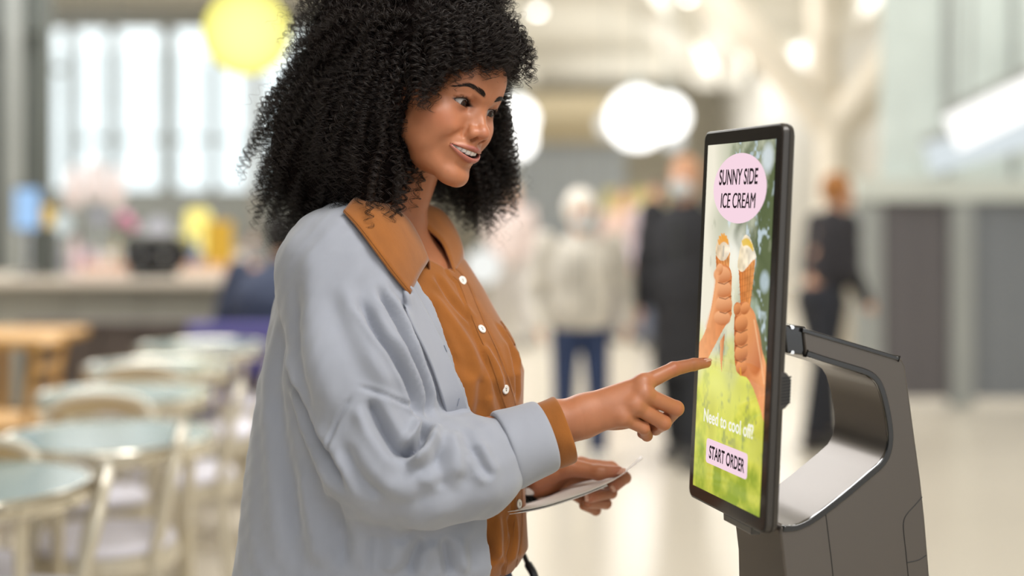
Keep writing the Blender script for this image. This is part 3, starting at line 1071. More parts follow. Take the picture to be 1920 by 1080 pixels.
    def hairf(p):
        q = R(p)
        g = hairfluff
        d = ell(q, hl + s * np.array([0, -.028, .030]), s * np.array([.084 * g, .100 * g, .105 * g]))
        c = np.maximum((q[:, 1] - hl[1]) / s - .035, -.055 - (q[:, 2] - hl[2]) / s)
        c2 = np.maximum((q[:, 1] - hl[1]) / s - .10, .045 - (q[:, 2] - hl[2]) / s)
        d = np.maximum(d, np.minimum(c, c2) * s)
        return d + .003 * np.sin(q[:, 0] * 160) * np.sin(q[:, 1] * 150) * np.sin(q[:, 2] * 140)
    V, Q = surface_net(hairf, hc - .2 * s, hc + .2 * s, .007, margin=2.2)
    mesh_obj('hair', V, Q, hair, root)
    if mask:
        def mf(p):
            q = R(p) - (hl + s * np.array([0, .055, -.05]))
            d = ell(q.astype(np.float32), (0, 0, 0), s * np.array([.062, .062, .052]))
            return np.maximum(d, .005 - q[:, 1])
        V, Q = surface_net(mf, hc - .2 * s, hc + .2 * s, .007, margin=2.0)
        mesh_obj('face_mask', V, Q, M_MASK, root)
    else:
        for sd in (-1, 1):
            MB().ball(hc + s * (sd * .03 * Lv + .083 * Fv) + np.array([0, 0, .012 * s]), .011 * s, 8).build('eye', M_BLK, body, smooth=True)
        MB().tube([hc + s * (-.022 * Lv + .090 * Fv) + np.array([0, 0, -.065 * s]), hc + s * (.095 * Fv) + np.array([0, 0, -.068 * s]), hc + s * (.022 * Lv + .090 * Fv) + np.array([0, 0, -.065 * s])], .005 * s, 6).build('mouth', mat('lips', hexc('a0605a'), .5), body, smooth=True)
    return root


cloth = lambda n, h: mat(n, hexc(h), .85, var=.12, vscale=14)
M_CAMO = mat('camo_jacket', hexc('cbc5ba'), .85, var=.30, vscale=9)
walker('white haired masked person in a mottled grey jacket and navy jeans, hands by the pockets', 1088, 868, 1.46, 10, M_CAMO, cloth('navy_jeans', '2b3a5c'), cloth('white_hair', 'f6eee2'), mask=True, bulk=1.28, hairfluff=1.22, step=.05, shoe=hexc('d8d4cc'))
walker('masked man in a long black coat half hidden by the kiosk screen', 1285, 866, 1.66, -25, cloth('black_coat', '2a2a2e'), cloth('black_trousers', '23252b'), cloth('ginger_hair', 'c99672'), mask=True, bulk=1.10, coat=True, step=.14)
walker('person with ginger hair in black clothes seen from behind right of the screen', 1540, 838, 1.58, 118, cloth('black_jacket', '29272b'), cloth('dark_trousers', '22242c'), cloth('copper_hair', 'a8713f'), bulk=.82, step=.16, lean=.10, arms=.1)
walker('distant person in a peach top left of the black coat', 1170, 640, 1.55, 20, cloth('peach_top', 'd6b8aa'), cloth('grey_trousers', '8d8a90'), cloth('brown_hair', '6a5547'), bulk=1.0)
walker('distant person in a lilac top behind the mottled jacket', 1230, 655, 1.6, -15, cloth('lilac_top', 'c0b3bd'), cloth('grey_jeans', '70778a'), cloth('dark_hair', '55483f'), bulk=1.0)
walker('distant person in a pink top seen past the woman\'s collar', 958, 650, 1.6, 15, cloth('pink_top', 'd9c8c3'), cloth('pale_trousers', 'bdb8b4'), cloth('blond_hair', 'c9b293'), bulk=1.05)
sx = X(528, 7.75)
walker('person in a navy jacket seated behind the woman\'s back, facing the bar', 528, 0, 1.72, 155, cloth('navy_jacket', '343c52'), cloth('purple_trousers', '4c4672'), cloth('black_hair', '25211f'), bulk=1.6, seated=True, Y=7.75)
st = empty('bench', (sx, 7.8, 0)); tag(st, 'purple upholstered bench under the seated person in navy', 'bench')
MB().box((sx - .45, 7.55, .30), (sx + .6, 8.0, .365), .02).build('cushion', cloth('purple_cushion', '55508a'), st)
MB().box((sx - .45, 7.42, .50), (sx + .6, 7.50, .79), .02).build('backrest', bpy.data.materials['purple_cushion'], st)
MB().box((sx - .45, 7.44, .30), (sx - .40, 7.48, .55)).box((sx + .55, 7.44, .30), (sx + .60, 7.48, .55)).build('back_frame', M_WALLD, st)
for a in (-.40, .55):
    for b in (7.47, 7.94):
        MB().box((sx + a - .02, b - .02, 0), (sx + a + .02, b + .02, .31)).build('leg', M_WALLD, st)

# ------------------------------------------------------------------ the self-order kiosk
KO = np.array([0.30296, 1.94774, CZ - 0.16148])
KA, KT, KWID, KHEI = 0.26765, 0.04826, 0.258, 0.530
KW = np.array([-math.sin(KA), math.cos(KA), 0.0])
KB = np.array([math.cos(KA), math.sin(KA), 0.0])
KZ = np.array([0, 0, 1.0])
KU = KZ * math.cos(KT) + KB * math.sin(KT)
KN = KB * math.cos(KT) - KZ * math.sin(KT)


def kq(w, u, n):
    return KO + w * KW + u * KU + n * KN


def kpix(px, py, n=0.0):
    """(w, u) on the screen plane of a point of the photograph"""
    d = np.array([(px - 960) / FP, 1, (HY - py) / FP])
    o = np.array([0, 0, CZ])
    t = ((KO + n * KN - o) @ KN) / (d @ KN)
    q = o + d * t - KO
    return float(q @ KW), float(q @ KU)


def kside(px, py, w):
    """(n, z) on the body's side plane w"""
    d = np.array([(px - 960) / FP, 1, (HY - py) / FP])
    o = np.array([0, 0, CZ])
    t = ((KO + w * KW - o) @ KW) / (d @ KW)
    q = o + d * t - KO
    return float(q @ KB), float(q[2])


def rrect(hw, hh, r, n=6, c=(0, 0)):
    out = []
    for cx, cy, a0 in ((hw - r, hh - r, 0), (-hw + r, hh - r, 90), (-hw + r, -hh + r, 180), (hw - r, -hh + r, 270)):
        for k in range(n + 1):
            a = math.radians(a0 + 90 * k / n)
            out.append((c[0] + cx + r * math.cos(a), c[1] + cy + r * math.sin(a)))
    return out


def inpoly(x, y, poly):
    ins = np.zeros(x.shape, bool)
    n = len(poly)
    for i in range(n):
        x0, y0 = poly[i]
        x1, y1 = poly[(i + 1) % n]
        c = ((y0 > y) != (y1 > y))
        with np.errstate(divide='ignore', invalid='ignore'):
            xi = (x1 - x0) * (y - y0) / (y1 - y0 + 1e-12) + x0
        ins ^= c & (x < xi)
    return ins


def vnoise(x, y, sc, seed):
    rs = np.random.RandomState(seed)
    g = rs.rand(64, 64)
    u, v = x * sc, y * sc
    i, j = np.floor(u).astype(int), np.floor(v).astype(int)
    fu, fv = u - i, v - j
    fu, fv = fu * fu * (3 - 2 * fu), fv * fv * (3 - 2 * fv)
    G = lambda a, b: g[a % 64, b % 64]
    return (G(i, j) * (1 - fu) + G(i + 1, j) * fu) * (1 - fv) + (G(i, j + 1) * (1 - fu) + G(i + 1, j + 1) * fu) * fv


def text_mesh(name, s, loc, size, sx, m, parent, bold=0.0, shear=0.0, align='CENTER'):
    c = bpy.data.curves.new(name, 'FONT')
    c.body = s
    c.size = 1.0
    c.align_x = align
    c.align_y = 'CENTER'
    c.offset = bold / size
    c.shear = shear
    c.extrude = 0.0
    t = bpy.data.objects.new(name + '_tmp', c)
    SC.collection.objects.link(t)
    dg = bpy.context.evaluated_depsgraph_get()
    me = bpy.data.meshes.new_from_object(t.evaluated_get(dg))
    bpy.data.objects.remove(t)
    bpy.data.curves.remove(c)
    co = np.empty(len(me.vertices) * 3)
    me.vertices.foreach_get('co', co)
    co = co.reshape(-1, 3) * size
    W = loc + np.outer(co[:, 0] * sx, -KW) + np.outer(co[:, 1], KU)
    me.vertices.foreach_set('co', W.astype(np.float32).ravel())
    me.materials.clear()
    me.update()
    me.name = name
    return link(bpy.data.objects.new(name, me), m, parent)


def build_kiosk():
    body_m = mat('kiosk_shell', hexc('615b56'), 0.33, metal=0.7, bump=('noise', 1500, 0.06, 0.0004))
    black_m = mat('black_gloss', hexc('141314'), 0.12, coat=0.5)
    frame_m = mat('screen_frame', hexc('37332f'), 0.33, metal=0.2)
    glass_m = mat('screen_glass', hexc('322e2b'), 0.16, coat=0.2)
    chrome_m = mat('hinge_metal', (0.75, 0.75, 0.76), 0.12, metal=1.0)
    seam_m = mat('seam', hexc('1c1a19'), 0.6)
    rubber_m = mat('grille_black', hexc('0d0d0d'), 0.5)
    pink_m = emat('pink_print', hexc('f8d8e5'), 1.0)
    ink_m = emat('dark_print', hexc('2b2226'), 1.0)
    white_m = emat('white_print', hexc('f8f6e8'), 1.0)
    pic_m = bpy.data.materials.new('screen_picture')
    pic_m.use_nodes = True
    nt = pic_m.node_tree
    b = nt.nodes['Principled BSDF']
    at = nt.nodes.new('ShaderNodeAttribute')
    at.attribute_name = 'tint'
    b.inputs['Base Color'].default_value = (0.01, 0.01, 0.01, 1)
    b.inputs['Roughness'].default_value = 0.08
    nt.links.new(at.outputs['Color'], b.inputs['Emission Color'])
    b.inputs['Emission Strength'].default_value = 0.97
    base = KO + KB * 0.20
    root = empty('order_kiosk', (base[0], base[1], 0))
    tag(root, 'dark grey self-order kiosk with tilted ice cream touch screen on a looped stand', 'kiosk')
    # ---- screen housing: front frame, groove, back shell
    hw, hh = KWID / 2, KHEI / 2

    def slab(rings):
        V, Fc = [], []
        n = None
        for (a, bb, r, nn) in rings:
            pts = rrect(a, bb, r)
            n = len(pts)
            V += [kq(x, y, nn) for x, y in pts]
        for i in range(len(rings) - 1):
            for k in range(n):
                j = (k + 1) % n
                Fc.append((i * n + k, i * n + j, i * n + n + j, i * n + n + k))
        Fc.append(tuple(range(n - 1, -1, -1)))
        Fc.append(tuple(range((len(rings) - 1) * n, len(rings) * n)))
        return MB().add(V, Fc)
    scr = slab([(hw - .0022, hh - .0022, .012, -0.0002), (hw - .0006, hh - .0006, .0135, 0.0006), (hw, hh, .014, 0.0022), (hw, hh, .014, 0.0075), (hw - .0012, hh - .0012, .013, 0.0082),
                (hw - .0012, hh - .0012, .013, 0.0090), (hw, hh, .014, 0.0097), (hw - .0015, hh - .0015, .014, 0.0160), (hw - .004, hh - .004, .014, 0.0180), (hw - .03, hh - .03, .014, 0.0195)]
               ).build('screen', frame_m, root, smooth=True)
    scr['label'] = 'tall touch screen in a dark rounded frame showing two ice cream cones'
    # glass front with the picture area
    slab([(hw - .0035, hh - .0035, .011, -0.0001), (hw - .0035, hh - .0035, .011, -0.0007)]).build('glass_front', glass_m, scr)
    c4 = [kpix(*q) for q in ((1330, 275.6), (1457.8, 257), (1424.7, 971.5), (1300, 907))]
    w0, w1 = (c4[0][0] + c4[3][0]) / 2, (c4[1][0] + c4[2][0]) / 2
    u1, u0 = (c4[0][1] + c4[1][1]) / 2, (c4[2][1] + c4[3][1]) / 2
    NX, NY = 170, 480
    gw, gu = np.meshgrid(np.linspace(w0, w1, NX), np.linspace(u1, u0, NY))
    W = KO + gw.reshape(-1, 1) * KW + gu.reshape(-1, 1) * KU - 0.0012 * KN
    X = 960 + FP * W[:, 0] / W[:, 1]
    Y = HY - FP * (W[:, 2] - CZ) / W[:, 1]
    s = (gw.ravel() - w0) / (w1 - w0)
    t = (gu.ravel() - u1) / (u0 - u1)
    asp = abs(u1 - u0) / abs(w1 - w0)

    def mixc(C, col, m):
        m = np.clip(m, 0, 1)[:, None]
        C[:] = C * (1 - m) + np.array(col) * m
    C = np.tile(np.array(hexc('b9bda4')), (len(W), 1))
    n1, n2, n3 = vnoise(s, t * asp, 8, 1), .6 * vnoise(s, t * asp * .6, 18, 2) + .4 * vnoise(s, t * asp, 40, 9), vnoise(s, t * asp, 4, 3)
    # sky, leaves, grass
    mixc(C, hexc('f6f0dc'), 1.25 - s * 2.4 + (n3 - .5) * .9)
    leaf = (s - 0.42) * 2.2 + (n1 - .5) * 1.6 + (n2 - .5) * .9
    mixc(C, hexc('59663f'), np.clip(leaf, 0, .95) * (t < .62))
    mixc(C, hexc('cfe0ea'), np.clip((n2 - .62) * 4, 0, .8) * (s > .35) * (t < .6))
    mixc(C, hexc('dfe9ee'), np.clip(1 - ((s - .9) / .10) ** 2 - ((t - .05) / .05) ** 2, 0, .8))
    mixc(C, hexc('fffdf2'), np.exp(-(((s - .48) / .16) ** 2 + ((t - .33) / .10) ** 2)))
    mixc(C, hexc('f3eecb'), .8 * np.exp(-(((s - .46) / .13) ** 2 + ((t - .46) / .13) ** 2)))
    g = np.clip((t - .56) * 9 + (n3 - .5) * 1.2, 0, 1)
    gc = np.array(hexc('dfe05a'))[None] * (0.75 + 0.45 * n1[:, None])
    C[:] = C * (1 - g[:, None]) + gc * g[:, None]
    mixc(C, hexc('7f9a2e'), g * np.clip((t - .74) * 2.2 + (n1 - .5) * 1.5 + (n2 - .5) * .6, 0, .85))
    mixc(C, hexc('6c7a6a'), .6 * g * np.clip((n2 - .60) * 3.2, 0, 1) * (t < .86))
    mixc(C, hexc('eef08c'), .7 * g * np.exp(-(((s - .30) / .28) ** 2 + ((t - .68) / .06) ** 2)))
    for (cx, cy, rr, col) in ((.72, .56, .06, 'c7d7da'), (.80, .46, .08, 'a8b7a0'), (.66, .37, .06, 'dbe6df'), (.93, .38, .07, 'c4d5de'), (.36, .585, .05, '8a958c')):
        mixc(C, hexc(col), .75 * np.clip(1.3 - (((s - cx) / rr) ** 2 + ((t - cy) * asp / rr) ** 2), 0, 1))
    for (q, dc) in ((.78, .12), (.62, .22), (.86, .27), (.70, .05)):
        mixc(C, hexc('4d5a3a'), .6 * np.exp(-(((s - q + .12 * np.sin(t * 30)) / .05) ** 2)) * np.exp(-((t - dc) / .07) ** 2))

    def paint(poly, col, col2=None, ax=None, shade=0.0, seed=5):
        m = inpoly(X, Y, poly)
        p = np.array(poly)
        if col2 is not None:
            if ax is None:
                q = (X - p[:, 0].min()) / (np.ptp(p[:, 0]) + 1e-9)
            else:
                q = (Y - p[:, 1].min()) / (np.ptp(p[:, 1]) + 1e-9)
            cc = np.array(hexc(col))[None] * (1 - q[:, None]) + np.array(hexc(col2))[None] * q[:, None]
        else:
            cc = np.tile(np.array(hexc(col)), (len(X), 1))
        nn = vnoise(s, t * asp, 30, seed)
        cc = cc * (1 + shade * (nn[:, None] - .5))
        C[m] = cc[m]

    def stroke(pts, col, w, a=1.0):
        d, _ = seg_dist(np.stack([X, Y], 1), np.array(pts, float))
        mixc(C, hexc(col), a * np.clip(1.2 - d / w, 0, 1))
    sm = lambda pts: [tuple(q[:2]) for q in smooth_path([(a, b2, 0) for a, b2 in pts], 5, closed=True)]
    # ice cream and cones
    paint([(1342, 478), (1369, 474), (1364, 540), (1352, 560), (1345, 540)], 'd9803e', 'f0a864', shade=.5)
    for k in range(5):
        stroke([(1344 + k * 5, 482), (1350 + k * 5, 530)], 'a85a24', 1.0, .5)
    paint(sm([(1342, 474), (1344, 456), (1351, 443), (1359, 441), (1366, 452), (1369, 470), (1362, 485), (1355, 489), (1347, 485)]), 'e9cda6', 'f8ecd6', shade=.5)
    for k in range(9):
        stroke([(1347 + k * 2.1, 450 - 9 * math.sin(k * .38) - (k % 2) * 3), (1349 + k * 2.0, 458 - 6 * math.sin(k * .38))], 'f2a22c', 2.0, .9)
    stroke([(1357, 462), (1356, 480)], 'b9b3a4', 2.0, .8)
    paint([(1384, 488), (1417, 482), (1413, 520), (1406, 578), (1398, 590), (1389, 575)], 'cf7434', 'f0a660', shade=.5)
    for k in range(6):
        stroke([(1386 + k * 5.5, 492), (1390 + k * 3.2, 575)], 'a0521e', .9, .5)
    for k in range(6):
        stroke([(1385, 500 + k * 13), (1414, 490 + k * 13)], 'a0521e', .9, .4)
    paint(sm([(1383, 500), (1386, 476), (1390, 455), (1397, 441), (1406, 446), (1412, 462), (1418, 482), (1410, 490), (1400, 502), (1391, 510)]), 'edd9b4', 'f9f0dc', shade=.5)
    for k in range(9):
        stroke([(1392 + k * 2.2, 452 - 8 * math.sin(k * .36) + k), (1394 + k * 2.2, 460 - 6 * math.sin(k * .36) + k * 1.4)], 'ecc23c', 2.0, .9)
    # the left hand in the picture
    paint(sm([(1305, 690), (1306, 655), (1322, 622), (1332, 585), (1340, 540), (1344, 512), (1354, 497), (1366, 500), (1372, 516), (1371, 548), (1372, 580), (1370, 596), (1356, 618), (1338, 652), (1320, 684)]),
          'f7b07a', 'd97f45', shade=.12)
    def lobe(cx, cy, rx, ry, lit, dark, rot=0.0):
        a = math.radians(rot)
        dx, dy = X - cx, Y - cy
        p, q = (dx * math.cos(a) + dy * math.sin(a)) / rx, (-dx * math.sin(a) + dy * math.cos(a)) / ry
        r = np.hypot(p, q)
        k = np.clip((q + 1) / 2 + .25 * p, 0, 1)[:, None] ** 1.3
        cc = np.array(hexc(lit))[None] * (1 - k) + np.array(hexc(dark))[None] * k
        m = np.clip((1 - r) * 7, 0, 1)[:, None]
        C[:] = C * (1 - m) + cc * m
    for cx, cy, rx, ry in ((1355, 596, 15, 15), (1358, 570, 15, 17), (1357, 542, 15, 17), (1355, 515, 15, 17)):
        lobe(cx - 1, cy, rx + 2, ry, 'f9b582', 'c67340', 12)
    lobe(1349, 505, 7, 12, 'f9b681', 'c8753f', 10)
    stroke([(1327, 612), (1338, 575), (1343, 540), (1345, 512)], 'f6ae78', 5.0, .8)
    for q in ([(1347, 530), (1358, 533), (1370, 526)], [(1349, 558), (1360, 561), (1371, 555)], [(1350, 585), (1360, 588), (1370, 582)]):
        stroke(q, '6d3216', 1.2, .8)
    # tip of the left cone
    paint([(1350, 640), (1359, 625), (1356, 660), (1353, 697), (1350, 670)], 'f2b27c', 'c4692f')
    # the right hand in the picture
    paint(sm([(1383, 572), (1394, 566), (1404, 572), (1416, 590), (1421, 625), (1430, 660), (1437, 690), (1436, 740), (1433, 790), (1424, 762), (1412, 728), (1400, 708), (1386, 702), (1378, 680), (1377, 640), (1377, 600)]),
          'b9602f', 'f6a970', shade=.12)
    paint(sm([(1376, 575), (1381, 567), (1388, 570), (1389, 585), (1384, 592), (1377, 588)]), 'c96a36', 'e79a60')
    lobe(1408, 640, 20, 70, 'f2a468', 'c06a36', -8)
    for cx, cy, rx, ry in ((1390, 688, 11, 15), (1390, 661, 13, 17), (1390, 633, 13, 17), (1390, 606, 13, 17)):
        lobe(cx, cy, rx, ry, 'f2a267', 'a85a2c', 8)
    lobe(1397, 578, 9, 13, 'f3a468', 'b5622f', 20)
    lobe(1382, 580, 7, 11, 'e79a60', 'a9582a', 0)
    for q in ([(1378, 620), (1389, 624), (1401, 618)], [(1379, 648), (1390, 652), (1401, 646)], [(1380, 675), (1390, 679), (1399, 673)]):
        stroke(q, '5a2610', 1.2, .8)
    stroke([(1388, 690), (1389, 704)], 'e8a23c', 1.8, .9)
    stroke([(1414, 600), (1424, 660), (1433, 720)], 'fdd0a0', 1.6, .6)
    I = np.arange(NX * NY).reshape(NY, NX)
    Q = np.stack([I[:-1, :-1], I[1:, :-1], I[1:, 1:], I[:-1, 1:]], -1).reshape(-1, 4)
    mesh_obj('screen_picture', W, Q, pic_m, scr, cols=np.clip(C, 0, 1.2))
    # printed shapes and words
    cc = kpix(1387.5, 353)
    rv = (kpix(1387.5, 287)[1] - kpix(1387.5, 419)[1]) / 2
    rw = abs(kpix(1338, 353)[0] - kpix(1437, 353)[0]) / 2
    MB().prism([(cc[0] + rw * math.cos(a), cc[1] + rv * math.sin(a)) for a in np.linspace(0, 2 * math.pi, 64, endpoint=False)], KO, KW, KU, KN, -0.0016, -0.0013).build('pink_disc', pink_m, scr)

    def word(s_, x0, y0, x1, y1, hgt, m, nm, bold, shear=0.0):
        a, b_ = kpix(x0, y0), kpix(x1, y1)
        c = ((a[0] + b_[0]) / 2, (a[1] + b_[1]) / 2)
        wd = math.hypot(a[0] - b_[0], a[1] - b_[1])
        o = text_mesh(nm, s_, kq(c[0], c[1], -0.0019), hgt, 1.0, m, scr, bold, shear)
        me = o.data
        co = np.empty(len(me.vertices) * 3); me.vertices.foreach_get('co', co); co = co.reshape(-1, 3)
        q = (co - kq(c[0], c[1], -0.0019))
        e = q @ -KW
        sc = wd / np.ptp(e)
        e2 = (e - (e.max() + e.min()) / 2) * sc
        v = q @ KU
        v = v - (v.max() + v.min()) / 2
        co = kq(c[0], c[1], -0.0019) + np.outer(e2, -KW) + np.outer(v, KU)
        me.vertices.foreach_set('co', co.astype(np.float32).ravel()); me.update()
        if 'M' in s_:             # heavier strokes from three close copies in one mesh
            fs = [tuple(p.vertices) for p in me.polygons]
            vs, ff = [], []
            for k in (-1, 0, 1):
                ff += [tuple(i + len(vs) for i in f) for f in fs]
                vs += [tuple(v) for v in co + k * 0.00055 * KW]
            o.data = bpy.data.meshes.new(nm)
            o.data.from_pydata(vs, [], ff)
            o.data.materials.append(m)
    word('SUNNY SIDE', 1351, 333.5, 1424, 329.5, 0.0300, ink_m, 'title_lettering', 0.0006, 0.08)
    word('ICE CREAM', 1354, 377.5, 1419, 374.5, 0.0300, ink_m, 'title_lettering', 0.0, 0.08)
    word('Need to cool off?', 1322, 780, 1415, 808, 0.0260, white_m, 'question_lettering', 0.0005)
    ca, cb = kpix(1326, 845), kpix(1403, 874)
    bc = ((ca[0] + cb[0]) / 2, (ca[1] + cb[1]) / 2)
    bh = (kpix(1364.5, 836)[1] - kpix(1364.5, 884)[1]) / 2
    bp = MB().prism(rrect(abs(ca[0] - cb[0]) / 2, bh, 0.0055, c=bc), KO, KW, KU, KN, -0.0016, -0.0013).build('order_button', pink_m, scr)
    word('START ORDER', 1332, 848, 1398, 873, 0.0250, ink_m, 'button_lettering', 0.0006, 0.05)
    # grille at the side edge
    ga, gb = kpix(1466, 698), kpix(1466, 778)
    gc = (ga[1] + gb[1]) / 2
    gh = (ga[1] - gb[1]) / 2
    gr = MB().prism([(0.010, gc + gh), (0.020, gc + gh * 0.85), (0.0265, gc + gh * 0.55), (0.0265, gc - gh * 0.55), (0.020, gc - gh * 0.85), (0.010, gc - gh)],
                    KO, KN, KU, KW, -hw + 0.0005, -hw + 0.030).build('side_grille', frame_m, scr, bevel=0.001)
    for k in range(9):
        uu = gc + gh * (0.62 - 1.24 * k / 8)
        MB().prism([(0.0135, uu - .0014), (0.0262, uu + .0006), (0.0262, uu + .0026), (0.0135, uu + .0006)], KO, KN, KU, KW, -hw - 0.0001, -hw + .002).build('grille_slot', rubber_m, scr)
    # card reader under the screen
    fa, fb = kpix(1352, 966), kpix(1406, 996)
    MB().prism([(fa[0], -hh - 0.0005), (fb[0], -hh - 0.0005), (fb[0] + .002, -hh - 0.010), (fa[0] - .002, -hh - 0.010)], KO, KW, KU, KN, 0.003, 0.016).build('card_reader', black_m, scr, bevel=0.001)
    # ---- looped stand
    wn, wf = -0.075, 0.075
    K = lambda pts: [kside(a, b2, wn) for a, b2 in pts]
    outer = [(1505, 615), (1600, 643), (1660, 661), (1683, 668), (1692, 674), (1698, 686), (1706, 745), (1716, 820), (1727, 900), (1735, 975), (1742, 1060), (1748, 1140)]
    inner = [(1468, 985.5), (1484, 985), (1500, 981), (1528, 966), (1580, 926), (1630, 884), (1650, 866), (1660, 848), (1664, 825), (1663, 800), (1656, 760), (1647, 729), (1638, 714), (1624, 704), (1600, 696), (1550, 681), (1510, 668)]
    lo_r = kside(1748, 1140, wn)
    poly = K(outer) + [(lo_r[0] + 0.025, -KO[2] + 0.025), (kside(1472, 1080, wn)[0] + 0.02, -KO[2] + 0.025), kside(1472, 1080, wn), kside(1463, 1003, wn), kside(1462, 992, wn)] + K(inner)
    mb = MB().prism(poly, KO, KB, KZ, KW, wn, wf)
    st = mb.build('looped_stand', body_m, root, smooth=True, bevel=0.0055)
    # glossy trims along the near face: opening and top edge
    def trim(pts, off, name, m, w_a, w_b, par):
        q = np.array([(a, b2, 0) for a, b2 in K(pts)])
        q = smooth_path(q, 3)
        tn = np.gradient(q[:, :2], axis=0)
        tn /= np.linalg.norm(tn, axis=1)[:, None]
        nr = np.stack([-tn[:, 1], tn[:, 0]], 1) * off
        a, b2 = q[:, :2], q[:, :2] + nr
        V, Fc = [], []
        n = len(a)
        for arr, ww in ((a, w_a), (b2, w_a), (b2, w_b), (a, w_b)):
            V += [KO + x * KB + z * KZ + ww * KW for x, z in arr]
        for L in range(4):
            M = (L + 1) % 4
            for i in range(n - 1):
                Fc.append((L * n + i, L * n + i + 1, M * n + i + 1, M * n + i))
        Fc += [(0, n, 2 * n, 3 * n), (n - 1, 2 * n - 1, 3 * n - 1, 4 * n - 1)]
        return MB().add(V, Fc).build(name, m, par, smooth=True, bevel=0.0012)
    trim(inner, -0.0082, 'opening_trim', black_m, wn - 0.0022, wn + 0.006, root)
    trim([(1505, 614.5), (1600, 642.5), (1660, 660.5), (1686, 668.5)], -0.0062, 'top_trim', black_m, wn - 0.0018, wf, root)
    # hinge between screen and arm
    hb = K([(1480, 609), (1515, 613), (1519, 668), (1486, 663)])
    hg = MB().prism([(hb[0][0] - 0.006, hb[0][1]), hb[1], hb[2], (hb[3][0] - .006, hb[3][1])], KO, KB, KZ, KW, wn + 0.004, wf - 0.004).build('hinge_block', black_m, root, bevel=0.002)
    for py in (614, 661):
        a = kside(1487, py, wn)
        MB().tube([KO + a[0] * KB + a[1] * KZ + w * KW for w in (wn + 0.001, wn + 0.02, wf - 0.001)], 0.0026, 14).build('hinge_pin', chrome_m, hg, smooth=True)
    mt = MB().prism([(0.0185, -0.05), (0.034, -0.045), (0.034, 0.055), (0.0185, 0.06)], KO, KN, KU, KW, -0.045, 0.045).build('screen_mount', black_m, root, bevel=0.002)
    # seams on the near face
    for pts in ([(1548, 962), (1554, 1010), (1560, 1060), (1565, 1110)], [(1729, 932), (1715, 948), (1702, 962), (1695, 975), (1694, 992), (1698, 1030), (1703, 1080), (1706, 1110)], [(1737, 1041), (1722, 1050), (1701, 1055)]):
        p = smooth_path([KO + a * KB + z * KZ + (wn - 0.0001) * KW for a, z in K(pts)], 4)
        MB().tube(p, 0.0007, 6).build('panel_seam', seam_m, st, smooth=True)
    # foot plate on the floor
    fx = [kside(1472, 1080, wn)[0] - 0.08, lo_r[0] + 0.09]
    MB().prism(rrect((fx[1] - fx[0]) / 2, 0.17, 0.04, c=((fx[0] + fx[1]) / 2, 0)), np.array([KO[0], KO[1], 0]), KB, KW, KZ, 0.0, 0.028).build('foot_plate', body_m, root, bevel=0.006)


build_kiosk()

# ------------------------------------------------------------------ the woman: frame of the head
def head_frame(yaw, pit, rol):
    Fh = np.array([math.sin(yaw), -math.cos(yaw), 0])
    Lh = np.cross([0, 0, 1], Fh)
    Z = np.array([0, 0, 1.0])
    Fv = Fh * math.cos(pit) - Z * math.sin(pit)
    Uv = Z * math.cos(pit) + Fh * math.sin(pit)
    return np.stack([Lh * math.cos(rol) - Uv * math.sin(rol), Fv, Uv * math.cos(rol) + Lh * math.sin(rol)], 1)


HR = head_frame(math.radians(50.65), math.radians(11.85), math.radians(11.7))
HO = P(816.5, 185.6, 2.05)


def h2w(p):
    return (np.asarray(p, float) / 1000) @ HR.T + HO


def w2h(w):
    return ((np.asarray(w, float) - HO) @ HR) * 1000


ROOT = empty('person', (-0.16, 2.13, 0.0))
tag(ROOT, 'curly haired woman in a pale blue cardigan and rust orange shirt touching the kiosk screen', 'person')

EYE = np.array([31.0, 70.5, 0.0])


def mouth_c(ax):
    return -65.0 + (ax / 30.0) ** 2 * 5.0


def lip_y(ax):
    return 101.0 - (ax / 30.0) ** 2 * 15.0


